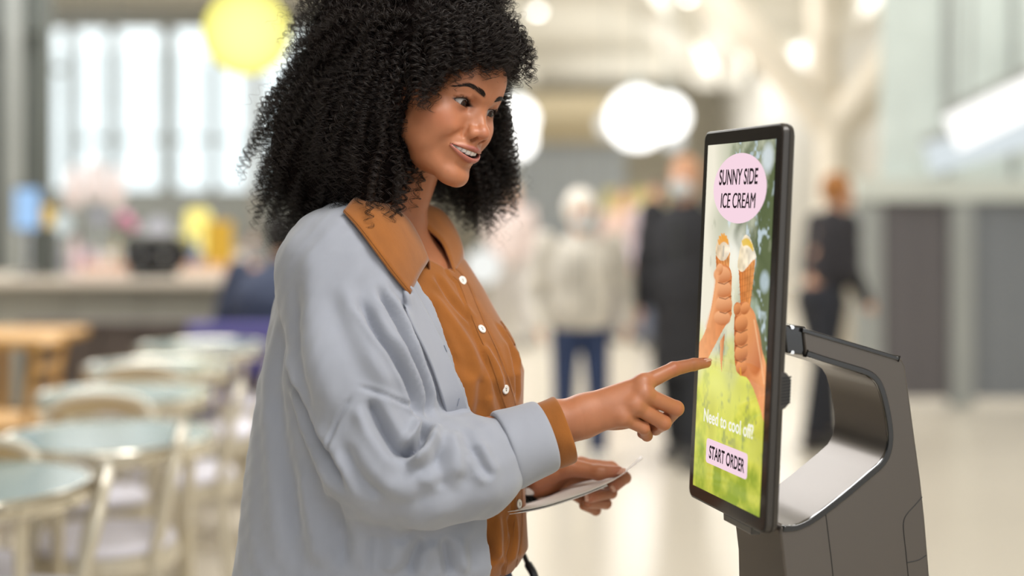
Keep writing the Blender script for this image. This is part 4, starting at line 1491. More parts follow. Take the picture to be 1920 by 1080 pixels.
def head_sdf(p):
    ax = np.abs(p[:, 0])
    Q = np.stack([ax, p[:, 1], p[:, 2]], 1)
    y, z = p[:, 1], p[:, 2]
    d = ell(Q, (0, 2, 33), (73, 92, 83))
    d = smin(d, ell(Q, (0, 34, -18), (61, 53, 74)), 26)
    d = smin(d, rcone(Q, (43, 8, -56), (14, 70, -98), 11, 13), 26)
    d = smin(d, ell(Q, (0, 36, -84), (36, 44, 22)), 18)
    d = smin(d, ell(Q, (0, 77, -100), (19, 16, 15)), 14)
    d = smin(d, ell(Q, (44, 56, -24), (20, 22, 17)), 16)
    d = smin(d, ell(Q, (34, 67, -36), (17, 18, 16)), 13)
    d = smin(d, ell(Q, (45, 40, -50), (14, 24, 24)), 22)
    d = smin(d, ell(Q, (0, 73, -60), (31, 25, 25)), 14)
    d = smin(d, rcone(Q, (7, 84, 18), (43, 66, 19), 10, 9), 14)
    d = smin(d, ell(Q, (0, 74, 44), (42, 20, 28)), 24)
    # eye sockets
    d = smax(d, -ell(Q, (30, 91, -2), (17, 15, 11)), 10)
    # nose
    n = rcone(Q, (0, 83, 5), (0, 100.5, -27), 7.0, 7.5)
    n = smin(n, ell(Q, (0, 104.5, -33), (9.8, 9.8, 9.0)), 7)
    n = smin(n, rcone(Q, (6, 86, -8), (11, 92, -31), 5.5, 6.0), 6)
    n = smin(n, ell(Q, (12.4, 95, -37.0), (6.6, 9.8, 8.0)), 6)
    n = smin(n, rcone(Q, (0, 100, -42), (0, 91, -48), 4.2, 4.5), 5)
    d = smin(d, n, 8)
    d = smax(d, -ell(Q, (7.6, 98.5, -44.0), (3.9, 7.2, 5.2)), 1.6)
    d = smax(d, -chain(Q, [(18.5, 90.5, -30), (21.3, 87.5, -37), (19.5, 87.5, -44)], [0.3, 0.5, 0.3]), 5)
    # eyelids
    e = Q - EYE.astype(np.float32)
    lid = np.linalg.norm(e, axis=1) - 13.7
    d = smin(d, lid, 5)
    d = smin(d, chain(Q, [(18, 82, 7), (30, 86.5, 10.5), (44, 77, 7)], [2.0, 2.8, 2.0]), 5)
    c = [(17.5, 83, 4.5), (24, 85.0, 8.6), (32, 85.6, 9.4), (41, 81, 7.6), (47, 74, 3.5)]
    d = smax(d, -chain(Q, c, [0.3, 0.5, 0.6, 0.5, 0.3]), 2.6)
    c = [(20, 84, -7), (30, 86, -10), (40, 82, -9.0)]
    d = smax(d, -chain(Q, c, [0.2, 0.3, 0.2]), 4)
    ex, ez = e[:, 0], e[:, 2] - e[:, 0] * 0.05
    la = np.hypot(ex, ez + 17.2) - 23.0
    lb = np.hypot(ex, ez - 23.5) - 27.8
    ap = np.maximum(np.maximum(la, lb), 64 - y)
    d = smax(d, -ap, 1.1)
    # lips and mouth
    mz = mouth_c(ax)
    ly = lip_y(ax)
    up = [(0, 98.5, -58.0), (4.5, 98.6, -56.9), (13, 94.6, -57.2), (23, 89.6, -58.6), (34.5, 80.8, -60.6)]
    lo = [(0, 95.8, -72.6), (8, 94.9, -72.0), (19, 90.6, -68.5), (28, 85.5, -64.0), (34.5, 80.5, -61.0)]
    lip = smin(chain(Q, up, [3.0, 3.3, 2.9, 2.1, 0.9]), chain(Q, lo, [5.0, 4.9, 4.0, 2.5, 0.9]), 1.0)
    d = smin(d, lip, 3.5)
    hh = 4.3 * np.clip(1 - (ax / 33.0) ** 2, 0, 1)
    mo = np.maximum(np.maximum(np.abs(z - mz + 0.6) - hh, ax - 31.8), 70 - y)
    d = smax(d, -mo, 1.4)
    # smile fold, philtrum, corner dimple, chin crease
    d = smax(d, -chain(Q, [(21.5, 91, -37), (32, 85.5, -46), (40.5, 77.5, -61)], [0.5, 1.0, 0.5]), 8)
    d = smax(d, -rcone(Q, (0, 101.6, -48), (0, 104.3, -55), 1.0, 1.2), 4)
    d = smax(d, -ell(Q, (37, 81.5, -60), (2.0, 2.4, 3.5)), 4)
    d = smax(d, -chain(Q, [(0, 95, -85.5), (14, 90, -83)], [1.0, 0.4]), 8)
    # ears (mostly under the hair)
    ear = ell(Q, (74, -6, -8), (7, 17, 29))
    d = smin(d, ear, 4)
    # neck
    nk = chain(p, NECK, [47, 49, 60], 10)
    d = smin(d, nk, 20)
    return d


def skin_cols(W, hand=False):
    H = w2h(W)
    ax = np.abs(H[:, 0]); y = H[:, 1]; z = H[:, 2]
    base = np.array(hexc('a96d4c'))
    C = np.tile(base, (len(W), 1))

    def blend(mask, col):
        mm = np.clip(mask, 0, 1)[:, None]
        C[:] = C * (1 - mm) + np.array(col) * mm

    face = y > 40
    Q = np.stack([ax, y, z], 1).astype(np.float32)
    g = lambda c, r: np.exp(-(((Q - c) / r) ** 2).sum(1))
    blend(0.42 * g((46, 62, -30), (22, 26, 16)), hexc('b56a52'))
    blend(0.45 * g((0, 108, -34), (12, 14, 10)), hexc('b26a54'))
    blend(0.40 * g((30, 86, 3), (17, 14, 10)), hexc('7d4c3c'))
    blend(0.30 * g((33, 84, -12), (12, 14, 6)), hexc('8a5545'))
    up = [(0, 98.5, -58.0), (4.5, 98.6, -56.9), (13, 94.6, -57.2), (23, 89.6, -58.6), (34.5, 80.8, -60.6)]
    lo = [(0, 95.8, -72.6), (8, 94.9, -72.0), (19, 90.6, -68.5), (28, 85.5, -64.0), (34.5, 80.5, -61.0)]
    dl = np.minimum(chain(Q, up, [2.9, 3.2, 2.8, 2.0, 0.8]), chain(Q, lo, [4.8, 4.7, 3.8, 2.3, 0.8]))
    blend(np.clip(1.0 - dl / 0.9, 0, 1) * face, hexc('98564e'))
    inner = (np.abs(z - mouth_c(ax)) < 5) & (ax < 30) & (y > 60) & (y < lip_y(ax) - 6)
    blend(inner * 1.0, hexc('4a1c1a'))
    # lash line and brow skin
    e = Q - EYE
    ex, ez = e[:, 0], e[:, 2] - e[:, 0] * 0.05
    la = np.hypot(ex, ez + 17.2) - 23.0
    lb = np.hypot(ex, ez - 23.5) - 27.8
    ap = np.maximum(la, lb)
    blend((np.exp(-(ap / 1.5) ** 2) * (ez > -2) * 0.97 + np.exp(-(ap / 0.8) ** 2) * (ez <= -2) * 0.5) * face, hexc('2a1712'))
    db, _ = seg_dist(Q.astype(float), [(11, 95, 17.5), (24, 94, 22), (37, 84, 24), (50, 70, 18)])
    blend(np.clip(1.1 - db / 4.5, 0, 0.55), hexc('3a241b'))
    # moles
    for c in ((-25, 84, -97), (-13, 100, -49)):
        blend(np.exp(-(((H - np.array(c)) ** 2).sum(1)) / 1.6 ** 2), hexc('4a2a20'))
    return C


M_SKIN = mat('skin', hexc('a96d4c'), 0.42, attr='tint', sss=0.12, spec=0.45, var=0.05, vscale=60, bump=('noise', 900, 0.12, 0.0006))
M_EYE = mat('eyeball', (0.8, 0.78, 0.76), 0.10, attr='tint', coat=0.15, spec=0.3)
M_TOOTH = mat('tooth', hexc('efeae2'), 0.15, spec=0.6)
M_HAIR = mat('hair', (0.012, 0.0075, 0.006), 0.45, spec=0.30)
M_HAIRMASS = mat('hair_mass', (0.007, 0.0045, 0.004), 0.9, spec=0.05, bump=('noise', 120, 1.0, 0.01))


def head_extras(body):
    # eyeballs looking at the screen
    look = P(1330, 640, 2.05)
    for s in (-1, 1):
        c = h2w(EYE * np.array([s, 1, 1]))
        g = look - c
        g = g / np.linalg.norm(g)
        g = g * 0.10 + (HR[:, 1] - 0.12 * HR[:, 2]) * 0.90
        g = g / np.linalg.norm(g)
        n, m = 48, 64
        u = np.cross(g, (0, 0, 1)); u /= np.linalg.norm(u)
        v = np.cross(u, g)
        V, C = [], []
        for i in range(n + 1):
            th = math.pi * i / n * (1 if i else 0)
            th = math.pi * (i / n) ** 1.4
            for k in range(m):
                a = 2 * math.pi * k / m
                r = 0.0122 + 0.0009 * math.exp(-(th / 0.38) ** 2)
                V.append(c + r * (math.cos(th) * g + math.sin(th) * (math.cos(a) * u + math.sin(a) * v)))
                R = th * 12.2
                if R < 2.4:
                    q = (0.004, 0.003, 0.003)
                elif R < 6.7:
                    q = (0.020 + 0.012 * random.random(), 0.009, 0.005)
                    if R > 6.0:
                        q = (0.008, 0.005, 0.004)
                else:
                    q = (0.36, 0.31, 0.29)  # white of the eye, dimmed in colour for the shade of the lashes
                C.append(q)
        Fc = []
        for i in range(n):
            for k in range(m):
                j = (k + 1) % m
                Fc.append((i * m + k, i * m + j, i * m + m + j, i * m + m + k))
        mesh_obj('eyeball', V, np.array(Fc), M_EYE, body, cols=np.array(C))
    # upper teeth, one tooth each
    xs = 0.0
    for k, wd in enumerate((8.4, 6.8, 7.4, 6.6, 6.2)):
        x = xs + wd / 2
        xs += wd
        for s in (-1, 1):
            yy = 93.0 - (x / 30) ** 2 * 17
            sl = -2 * (x / 30) * 17 / 30
            top = -57.0 + (x / 28) ** 2 * 3.0
            bot = -67.6 + (x / 28) ** 2 * 5.0 + (0.5 if k == 1 else 0)
            V, Fc = [], []
            nu, nv = 7, 6
            for layer in (0, 1):
                for j in range(nv):
                    t = j / (nv - 1)
                    for i in range(nu):
                        uu = -1 + 2 * i / (nu - 1)
                        hw = wd / 2 * 0.97 * (1 - 0.10 * (1 - t)) * (1 - 0.12 * max(0, t - 0.8) * 5)
                        xx = x + uu * hw
                        bul = 1.5 * (1 - uu * uu * 0.9) * (0.75 + 0.25 * math.sin(t * 3.1)) - 1.2 * max(0, t - 0.85) * 5
                        y2 = yy + sl * (xx - x) + (bul if layer == 0 else -4)
                        V.append(h2w((s * xx, y2, top + (bot - top) * t - (0.4 * abs(uu) ** 3 * -1 if t > 0.9 else 0))))
            N = nu * nv
            for j in range(nv - 1):
                for i in range(nu - 1):
                    a = j * nu + i
                    Fc += [(a, a + 1, a + nu + 1, a + nu), (N + a, N + a + nu, N + a + nu + 1, N + a + 1)]
            for i in range(nu - 1):
                Fc += [(i, N + i, N + i + 1, i + 1), ((nv - 1) * nu + i, (nv - 1) * nu + i + 1, N + (nv - 1) * nu + i + 1, N + (nv - 1) * nu + i)]
            for j in range(nv - 1):
                a = j * nu
                Fc += [(a, a + nu, N + a + nu, N + a), (a + nu - 1, N + a + nu - 1, N + a + 2 * nu - 1, a + 2 * nu - 1)]
            mesh_obj('tooth', V, Fc, M_TOOTH, body)
    # brows and lashes
    rs = np.random.RandomState(4)

    def surf(x, z):
        t = np.arange(125, 40, -0.5)
        p = np.stack([np.full_like(t, x), t, np.full_like(t, z)], 1).astype(np.float32)
        v = head_sdf(p)
        i = int(np.argmax(v < 0))
        return t[i]
    st, ra = [], []
    path = smooth_path([(10.5, 0, 16.5), (18, 0, 19.5), (29, 0, 22.8), (39, 0, 23.6), (51.5, 0, 17.5)], 8)
    for s in (-1, 1):
        for k in range(320):
            t = rs.rand()
            i = min(int(t * (len(path) - 1)), len(path) - 2)
            q = path[i] + (path[i + 1] - path[i]) * rs.rand()
            tn = path[i + 1] - path[i]
            tn = tn / np.linalg.norm(tn)
            wd = 3.0 * (1 - 0.75 * max(0, t - 0.45) / 0.55) * (0.75 + 0.25 * min(1, t * 6))
            x, z = q[0], q[2] + rs.uniform(-1, 1) * wd
            ln = rs.uniform(5, 8) * (1 if t < .8 else .8)
            upw = (1 - t) * 0.75 + rs.uniform(-.1, .1) - 0.1
            pts = []
            for j in range(5):
                f = j / 4
                xx, zz = x + tn[0] * ln * f, z + (tn[2] + upw) * ln * f * (1 - 0.3 * f)
                pts.append(h2w((s * xx, surf(xx, zz) + 0.2 + 1.0 * f * (1 - 0.4 * f), zz)))
            st.append(pts)
            ra.append([0.00015, 0.00015, 0.00013, 0.0001, 0.00004])
    hair_obj('eyebrows', np.array(st), np.array(ra), M_HAIR, body)
    st, ra = [], []
    for s in (-1, 1):
        for k in range(95):
            f0 = -1 + 2 * rs.rand()
            upper = k < 70
            ex = 14.2 * f0
            ez = (math.sqrt(23.0 ** 2 - ex ** 2) - 17.2) if upper else (23.5 - math.sqrt(27.8 ** 2 - ex ** 2))
            ez += ex * 0.05
            yy = math.sqrt(max(13.4 ** 2 - min(ex ** 2 + ez ** 2, 150), 20))
            b = EYE + np.array([ex, yy, ez])
            ln = rs.uniform(6, 8.5) * (0.7 + 0.3 * (f0 + 1) / 2) if upper else rs.uniform(2, 3.2)
            pts = []
            for j in range(6):
                f = j / 5
                dz = (-0.35 * f + 1.15 * f * f) if upper else -0.8 * f
                p = b + ln * np.array([0.45 * f0 * f, 0.95 * f - 0.25 * f * f, dz * 0.75])
                pts.append(h2w(p * np.array([s, 1, 1])))
            st.append(pts)
            ra.append([0.00018, 0.00017, 0.00015, 0.00012, 0.00009, 0.00004] if upper else [0.0001] * 5 + [0.00004])
    hair_obj('eyelashes', np.array(st), np.array(ra), M_HAIR, body)

# ------------------------------------------------------------------ the woman: torso, hands
TF = np.array([0.906, -0.423, 0.0])
TL = np.array([0.423, 0.906, 0.0])
TC = np.array([-0.165, 2.14, 0.0])
#        z-CZ    a      f      b     shift
TZ = np.array([
    (-0.62, 0.140, 0.095, 0.110, 0.02),
    (-0.548, 0.146, 0.128, 0.122, 0.02),
    (-0.535, 0.150, 0.160, 0.124, 0.02),
    (-0.51, 0.146, 0.176, 0.120, 0.02),
    (-0.44, 0.142, 0.172, 0.112, 0.02),
    (-0.37, 0.142, 0.166, 0.110, 0.02),
    (-0.30, 0.150, 0.172, 0.112, 0.015),
    (-0.25, 0.156, 0.178, 0.115, 0.01),
    (-0.21, 0.158, 0.166, 0.118, 0.005),
    (-0.17, 0.160, 0.140, 0.120, 0.0),
    (-0.13, 0.156, 0.112, 0.122, 0.0),
    (-0.09, 0.135, 0.084, 0.110, 0.0),
    (-0.05, 0.085, 0.060, 0.080, -0.012),
    (-0.01, 0.050, 0.040, 0.050, -0.03)])


def tsec(z):
    zz = z - CZ
    return [np.interp(zz, TZ[:, 0], TZ[:, k]) for k in (1, 2, 3, 4)]


def tuv(w):
    q = w - TC
    return q @ TL, q @ TF


def torso_sdf(w, ga=0.0, gf=0.0, gb=0.0):
    u, v = tuv(w)
    a, f, b, s = tsec(w[:, 2])
    v = v - s
    a, f, b = a + ga, f + gf, b + gb
    fb = np.where(v > 0, f, b)
    k0 = np.sqrt((u / a) ** 2 + (v / fb) ** 2) + 1e-6
    k1 = np.sqrt((u / (a * a)) ** 2 + (v / (fb * fb)) ** 2) + 1e-6
    d = k0 * (k0 - 1) / k1
    return np.maximum(d, np.maximum(w[:, 2] - CZ - 0.0, CZ - 0.62 - w[:, 2])) * 0.85


def hit(f, pix, y0=1.6, y1=2.7, n=420):
    """first point of surface f that the photograph shows at each px, py"""
    Y = np.linspace(y0, y1, n)
    out = []
    for px, py in pix:
        p = np.stack([(px - 960) / FP * Y, Y, CZ + (HY - py) / FP * Y], 1)
        v = f(p.astype(np.float32))
        i = int(np.argmax(v < 0))
        if v[i] >= 0:
            i = int(np.argmin(v))
        elif i > 0:
            a = v[i - 1] / (v[i - 1] - v[i])
            out.append(p[i - 1] + a * (p[i] - p[i - 1]))
            continue
        out.append(p[i])
    return np.array(out)


def chest_sdf(w):
    d = torso_sdf(w, -0.010, -0.012, -0.015)
    return d


NECK = [w2h(P(775, 285, 2.12)), w2h(P(735, 400, 2.145)), w2h(P(712, 500, 2.16))]


def skin_sdf(w):
    hd = head_sdf(w2h(w).astype(np.float32)) / 1000
    return smin(hd, chest_sdf(w), 0.035)


def finger(p, js, rs, k=0.004):
    return chain(p, [P(*j) for j in js], rs, k)


def right_hand_sdf(p):
    fl = [
        ([(1207, 719, 1.978), (1263, 692, 1.995), (1301, 683.5, 2.006), (1324, 680, 2.0095)], [.0118, .0101, .0087, .0075]),
        ([(1208, 740, 1.970), (1268, 766, 1.985), (1250, 787, 2.010), (1224, 779, 2.020)], [.0118, .0107, .0092, .0080]),
        ([(1192, 762, 1.966), (1245, 793, 1.978), (1229, 804, 2.003), (1205, 796, 2.014)], [.0112, .0101, .0088, .0078]),
        ([(1168, 784, 1.966), (1207, 803, 1.974), (1213, 817, 1.990), (1204, 813, 2.006)], [.0096, .0084, .0076, .0070])]
    d = None
    for js, rs in fl:
        e = finger(p, js, rs, 0.003)
        d = e if d is None else smin(d, e, 0.0022)
    wr = (1062, 783, 1.985)
    m = None
    for (mc, cp, r0, r1) in [((1207, 719, 1.978), (1092, 762, 1.982), .0155, .0118), ((1208, 740, 1.970), (1090, 776, 1.978), .0160, .0118),
                             ((1192, 762, 1.966), (1088, 790, 1.978), .0150, .0112), ((1168, 784, 1.966), (1090, 797, 1.984), .0135, .0108)]:
        e = rcone(p, P(*cp), P(*mc), r0, r1)
        m = e if m is None else smin(m, e, 0.012)
    palm = ell(p, P(1150, 772, 1.992), (0.050, 0.016, 0.026))
    m = smin(m, palm, 0.012)
    d = smin(d, m, 0.007)
    # bumps of the knuckles
    for q in [(1204, 716, 1.9725), (1206, 738, 1.9645), (1190, 760, 1.961), (1167, 782, 1.962)]:
        d = smin(d, ell(p, P(*q), (0.0065, 0.0055, 0.0060)), 0.014)
    fa = chain(p, [P(960, 815, 1.97), P(1040, 789, 1.985), P(1092, 776, 1.985)], [.036, .0275, .022], 0.01)
    fb = chain(p, [P(960, 822, 1.97), P(1050, 796, 1.985), P(1092, 790, 1.987)], [.034, .0265, .022], 0.01)
    d = smin(d, smin(fa, fb, 0.01), 0.018)
    # thumb, tucked behind the fingers
    th = finger(p, [(1105, 765, 2.000), (1152, 748, 2.020), (1196, 752, 2.026), (1226, 764, 2.026)], [.0150, .0112, .0102, .0082], 0.004)
    d = smin(d, th, 0.006)
    # nail bed of the index finger
    d = smax(d, -ell(p, P(1326, 672.5, 2.006), (0.0065, 0.006, 0.0022)), 0.0012)
    return d


def left_hand_sdf(p):
    fl = [
        ([(1088, 872, 2.195), (1146, 877, 2.205), (1172, 896, 2.190), (1152, 913, 2.165)], [.0112, .0100, .0092, .0080]),
        ([(1080, 886, 2.212), (1140, 900, 2.222), (1146, 924, 2.198), (1106, 933, 2.162)], [.0115, .0100, .0092, .0080]),
        ([(1068, 900, 2.220), (1118, 922, 2.226), (1136, 944, 2.205), (1102, 944, 2.172)], [.0110, .0096, .0088, .0076]),
        ([(1052, 912, 2.220), (1095, 938, 2.222), (1117, 957, 2.205), (1094, 948, 2.182)], [.0100, .0086, .0078, .0070])]
    d = None
    for js, rs in fl:
        e = finger(p, js, rs, 0.003)
        d = e if d is None else smin(d, e, 0.002)
    m = None
    for js, r0, r1 in [((1088, 872, 2.195), .017, .012), ((1080, 886, 2.212), .017, .012), ((1068, 900, 2.22), .016, .0115), ((1052, 912, 2.22), .015, .011)]:
        e = rcone(p, P(1010, 900, 2.205), P(*js), r0, r1)
        m = e if m is None else smin(m, e, 0.012)
    d = smin(d, m, 0.008)
    th = finger(p, [(1010, 893, 2.180), (1066, 876, 2.160), (1122, 886, 2.142), (1160, 884, 2.135)], [.0200, .0140, .0108, .0078], 0.006)
    d = smin(d, th, 0.010)
    fa = chain(p, [P(900, 935, 2.24), P(975, 912, 2.215), P(1020, 898, 2.20)], [.032, .025, .023], 0.01)
    return smin(d, fa, 0.02)


def nail(name, c, ax, up, ln, wd, parent):
    """small curved plate on a fingertip"""
    c, ax, up = np.array(c, float), np.array(ax, float), np.array(up, float)
    ax /= np.linalg.norm(ax)
    up = up - ax * (up @ ax); up /= np.linalg.norm(up)
    sd = np.cross(ax, up)
    V = []
    for i in range(6):
        t = -1 + 2 * i / 5
        for j in range(7):
            s = -1 + 2 * j / 6
            w = wd * (1 - 0.25 * max(0, abs(t) - 0.5) * 2)
            V.append(c + ax * t * ln + sd * s * w + up * (-0.35 * wd * s * s - 0.12 * ln * t * t))
    I = np.arange(42).reshape(6, 7)
    Q = np.stack([I[:-1, :-1], I[:-1, 1:], I[1:, 1:], I[1:, :-1]], -1).reshape(-1, 4)
    return sheet(name, np.array(V), Q, 0.0006, M_NAIL, parent, 0.0)


M_NAIL = mat('nail', hexc('cf9d88'), 0.22, coat=0.4)
M_JEANS = mat('denim', hexc('39435c'), 0.85, var=0.25, vscale=300, bump=('wave', 900, 0.3, 0.0006))
M_SHOE = mat('shoe', hexc('e4e0d8'), 0.6)
M_LEATHER = mat('black_leather', hexc('1b1a1c'), 0.45)


def body_inner(w):
    """the rest of the body under the clothes"""
    d = torso_sdf(w, -0.018, -0.03, -0.02)
    for s in (-1, 1):
        hip = TC + TL * 0.085 * s
        leg = chain(w, [np.array([hip[0], hip[1], CZ - 0.62]), np.array([hip[0] + 0.02, hip[1], CZ - 0.98]), np.array([hip[0], hip[1], CZ - 1.33])], [0.078, 0.050, 0.034])
        d = smin(d, leg, 0.02)
        foot = chain(w, [np.array([hip[0] - 0.02, hip[1], CZ - 1.375]), np.array([hip[0] + 0.14, hip[1] - 0.05, CZ - 1.395])], [0.032, 0.024])
        d = smin(d, foot, 0.02)
    for a in (ARM_R, ARM_L):
        d = smin(d, chain(w, a, [0.050, 0.040, 0.026]), 0.03)
    return d


ARM_R = [TC - TL * 0.150 + np.array([0, 0, CZ - 0.115]), P(735, 868, 1.93), P(1000, 802, 1.98)]
ARM_L = [TC + TL * 0.140 - TF * 0.06 + np.array([0, 0, CZ - 0.115]), P(850, 880, 2.36), P(975, 912, 2.215)]


def build_body():
    parts, cols, faces, n = [], [], [], 0
    for f, lo, hi, h in [
            (skin_sdf, (-0.31, 1.90, CZ - 0.17), (0.03, 2.36, CZ + 0.31), 0.0016),
            (right_hand_sdf, P(985, 850, 1.98) - np.array([0, .07, .03]), P(1345, 655, 1.98) + np.array([0.01, .08, .02]), 0.0011),
            (left_hand_sdf, P(955, 985, 2.19) - np.array([0, .09, .02]), P(1200, 845, 2.19) + np.array([0, .09, .02]), 0.0013),
            (body_inner, (-0.55, 1.80, -0.01), (0.25, 2.55, CZ - 0.04), 0.008)]:
        V, Q = surface_net(f, lo, hi, h, margin=1.8)
        C = skin_cols(V)
        if f is skin_sdf:
            V = lap_smooth(V, Q, 1, 0.3)
        elif f is left_hand_sdf or f is right_hand_sdf:
            C[:] = np.array(hexc('a96d4c'))
            if f is right_hand_sdf:
                tip = np.linalg.norm(V - P(1330, 678, 2.01), axis=1)
                kn = np.min([np.linalg.norm(V - P(*q), axis=1) for q in ((1275, 766, 1.98), (1256, 795, 1.975), (1222, 806, 1.975), (1263, 688, 1.985))], axis=0)
                m = np.clip(np.exp(-(tip / 0.012) ** 2) * 0.5 + np.exp(-(kn / 0.010) ** 2) * 0.4, 0, 1)[:, None]
                C[:] = C * (1 - m) + np.array(hexc('b86a50')) * m
            else:
                tp = np.min([np.linalg.norm(V - P(*q), axis=1) for q in ((1160, 884, 2.13), (1152, 913, 2.16), (1106, 933, 2.16))], axis=0)
                m = np.clip(np.exp(-(tp / 0.014) ** 2) * 0.6, 0, 1)[:, None]
                C[:] = C * (1 - m) + np.array(hexc('b8705a')) * m
        parts.append(V); cols.append(C); faces.append(Q + n)
        n += len(V)
    b = mesh_obj('body', np.concatenate(parts), np.concatenate(faces), M_SKIN, ROOT, cols=np.concatenate(cols))
    return b


def body_details(b):
    nail('fingernail', P(1326, 673.2, 2.0065), P(1326, 679, 2.01) - P(1301, 683, 2.006), (0.0, -0.25, 1.0), 0.0058, 0.0050, b)
    nail('fingernail', P(1152, 914, 2.1572), P(1152, 913, 2.165) - P(1172, 896, 2.19), (-.1, -1, 0.1), 0.0060, 0.0052, b)
    nail('fingernail', P(1103, 933.5, 2.1542), P(1106, 933, 2.162) - P(1146, 924, 2.198), (0, -1, 0.1), 0.0060, 0.0052, b)
    nail('fingernail', P(1164, 882.5, 2.1275), P(1160, 884, 2.135) - P(1122, 886, 2.142), (0, -0.75, 0.65), 0.0072, 0.0060, b)
    # watch strap on the left wrist
    mb = MB()
    c = P(992, 907, 2.21)
    ax = P(1020, 898, 2.20) - P(960, 916, 2.22); ax /= np.linalg.norm(ax)
    u = np.cross(ax, (0, 0, 1)); u /= np.linalg.norm(u); v = np.cross(u, ax)
    for off in (-0.006, 0.0, 0.006):
        mb.tube([c + ax * off + 0.0275 * (math.cos(t) * u + math.sin(t) * v) for t in np.linspace(0, 2 * math.pi, 28, endpoint=False)], 0.0036, 8, closed=True)
    ws = mb.build('wrist_strap', M_LEATHER, ROOT, smooth=True)
    ws['label'] = 'dark strap with a metal buckle'
    m2 = MB()
    m2.box(c + np.array([-.008, -.034, -.012]), c + np.array([.008, -.028, .002]), 0.002)
    m2.build('buckle', M_CHROME_S, ws)


M_CHROME_S = mat('strap_metal', (0.7, 0.68, 0.66), 0.2, metal=1.0)

# ------------------------------------------------------------------ the woman: clothes
M_CARD = mat('cardigan_knit', hexc('92959f'), 0.85, bump=('wave', 420, 0.16, 0.0012), sheen=0.35, var=0.04, vscale=25, spec=0.2, stretch=(1, 1, 0.15))
M_SHIRT = mat('shirt_cotton', hexc('8c5421'), 0.85, bump=('noise', 500, 0.3, 0.0008), sheen=0.25, var=0.10, vscale=40, spec=0.2, stretch=(1, 1, 0.5))
M_CARD2 = mat('buttonhole_thread', hexc('858a97'), 0.9)
M_BUTTON = mat('shell_button', hexc('e6e0d8'), 0.25, coat=0.5, var=0.08, vscale=200)
M_BHOLE = mat('button_hole', hexc('3a2a20'), 0.8)
M_THREAD = mat('stitching', hexc('85501f'), 0.8)


def shirt_full(w):
    return torso_sdf(w)


# the V of the open collar and the front edge of the cardigan, as lateral offsets on the torso
_vb = hit(torso_sdf, [(848, 512)])[0]
_vn = hit(torso_sdf, [(801, 486)])[0]
VU, VZ = float((_vb - TC) @ TL), float(_vb[2])
VS = abs(float((_vn - TC) @ TL) - VU) / max(_vn[2] - VZ, 0.005)
_ed = hit(torso_sdf, [(715, 452), (745, 500), (772, 545), (800, 592), (824, 640), (843, 690), (862, 735), (874, 790), (880, 860), (884, 940), (888, 1010), (893, 1080)])
EDZ = _ed[::-1, 2].copy()
EDU = ((_ed - TC) @ TL)[::-1].copy()


def shirt_sdf(w):
    d = torso_sdf(w)
    d = smin(d, ell(w, TC - TL * 0.15 + np.array([0, 0, CZ - 0.13]), (0.062, 0.062, 0.055)), 0.05)
    d = smin(d, ell(w, TC + TL * 0.14 - TF * 0.06 + np.array([0, 0, CZ - 0.13]), (0.055, 0.055, 0.05)), 0.05)
    u, v = tuv(w)
    vcut = np.maximum(np.abs(u - VU - 0.004) - (w[:, 2] - VZ) * max(VS, 0.9) * 1.0, 0.0 - v)
    d = smax(d, -vcut, 0.004)
    return smax(d, -(torso_sdf(w, -.012, -.012, -.012)), 0.002)


def card_sdf(w):
    d = torso_sdf(w, 0.016, 0.011, 0.012)
    low = np.clip((CZ - 0.2 - w[:, 2]) / 0.35, 0, 1)
    # loose back and side
    u, v = tuv(w)
    back = ell(w, np.array([-0.185, 2.09, CZ - 0.42]), (0.185, 0.15, 0.40))
    d = smin(d, back, 0.05)
    d = smin(d, rcone(w, P(660, 500, 2.13), P(590, 1150, 2.10), 0.10, 0.128), 0.05)
    d = smin(d, ell(w, P(640, 502, 2.02), (0.083, 0.085, 0.078)), 0.06)
    d = smin(d, ell(w, TC + TL * 0.145 - TF * 0.075 + np.array([0, 0, CZ - 0.115]), (0.07, 0.07, 0.06)), 0.05)
    up = chain(w, [P(648, 520, 2.0), P(672, 690, 1.955), P(712, 858, 1.93)], [0.080, 0.082, 0.078], 0.03)
    d = smin(d, up, 0.055)
    fo = chain(w, [P(706, 866, 1.93), P(800, 886, 1.93), P(892, 874, 1.945), P(940, 850, 1.958), P(1000, 822, 1.975)], [0.072, 0.0740, 0.0685, 0.0465, 0.036], 0.012)
    d = smin(d, fo, 0.014)
    la = chain(w, [ARM_L[0], ARM_L[1], P(950, 920, 2.24)], [0.070, 0.062, 0.045], 0.03)
    d = smin(d, la, 0.04)
    # opening at the front
    ue = np.interp(w[:, 2], EDZ, EDU) - np.interp(w[:, 2], [CZ - 0.40, CZ - 0.36, CZ - 0.13, CZ - 0.10, CZ - 0.05], [0, 0.010, 0.010, 0.030, 0.06])
    cut = np.maximum(np.maximum(ue - u, u - 0.158), 0.015 - v)
    tor = torso_sdf(w, 0.05, 0.06, 0.05)
    cut = np.maximum(cut, tor)
    sl = np.minimum(fo, la) - 0.004
    cut = np.maximum(cut, -sl)
    d = smax(d, -cut, 0.006)
    nk = rcone(w, P(735, 400, 2.13), P(760, 250, 2.10), 0.068, 0.10)
    d = smax(d, -nk, 0.01)
    return d


def px_of(W):
    return 960 + FP * W[:, 0] / W[:, 1], HY - FP * (W[:, 2] - CZ) / W[:, 1]


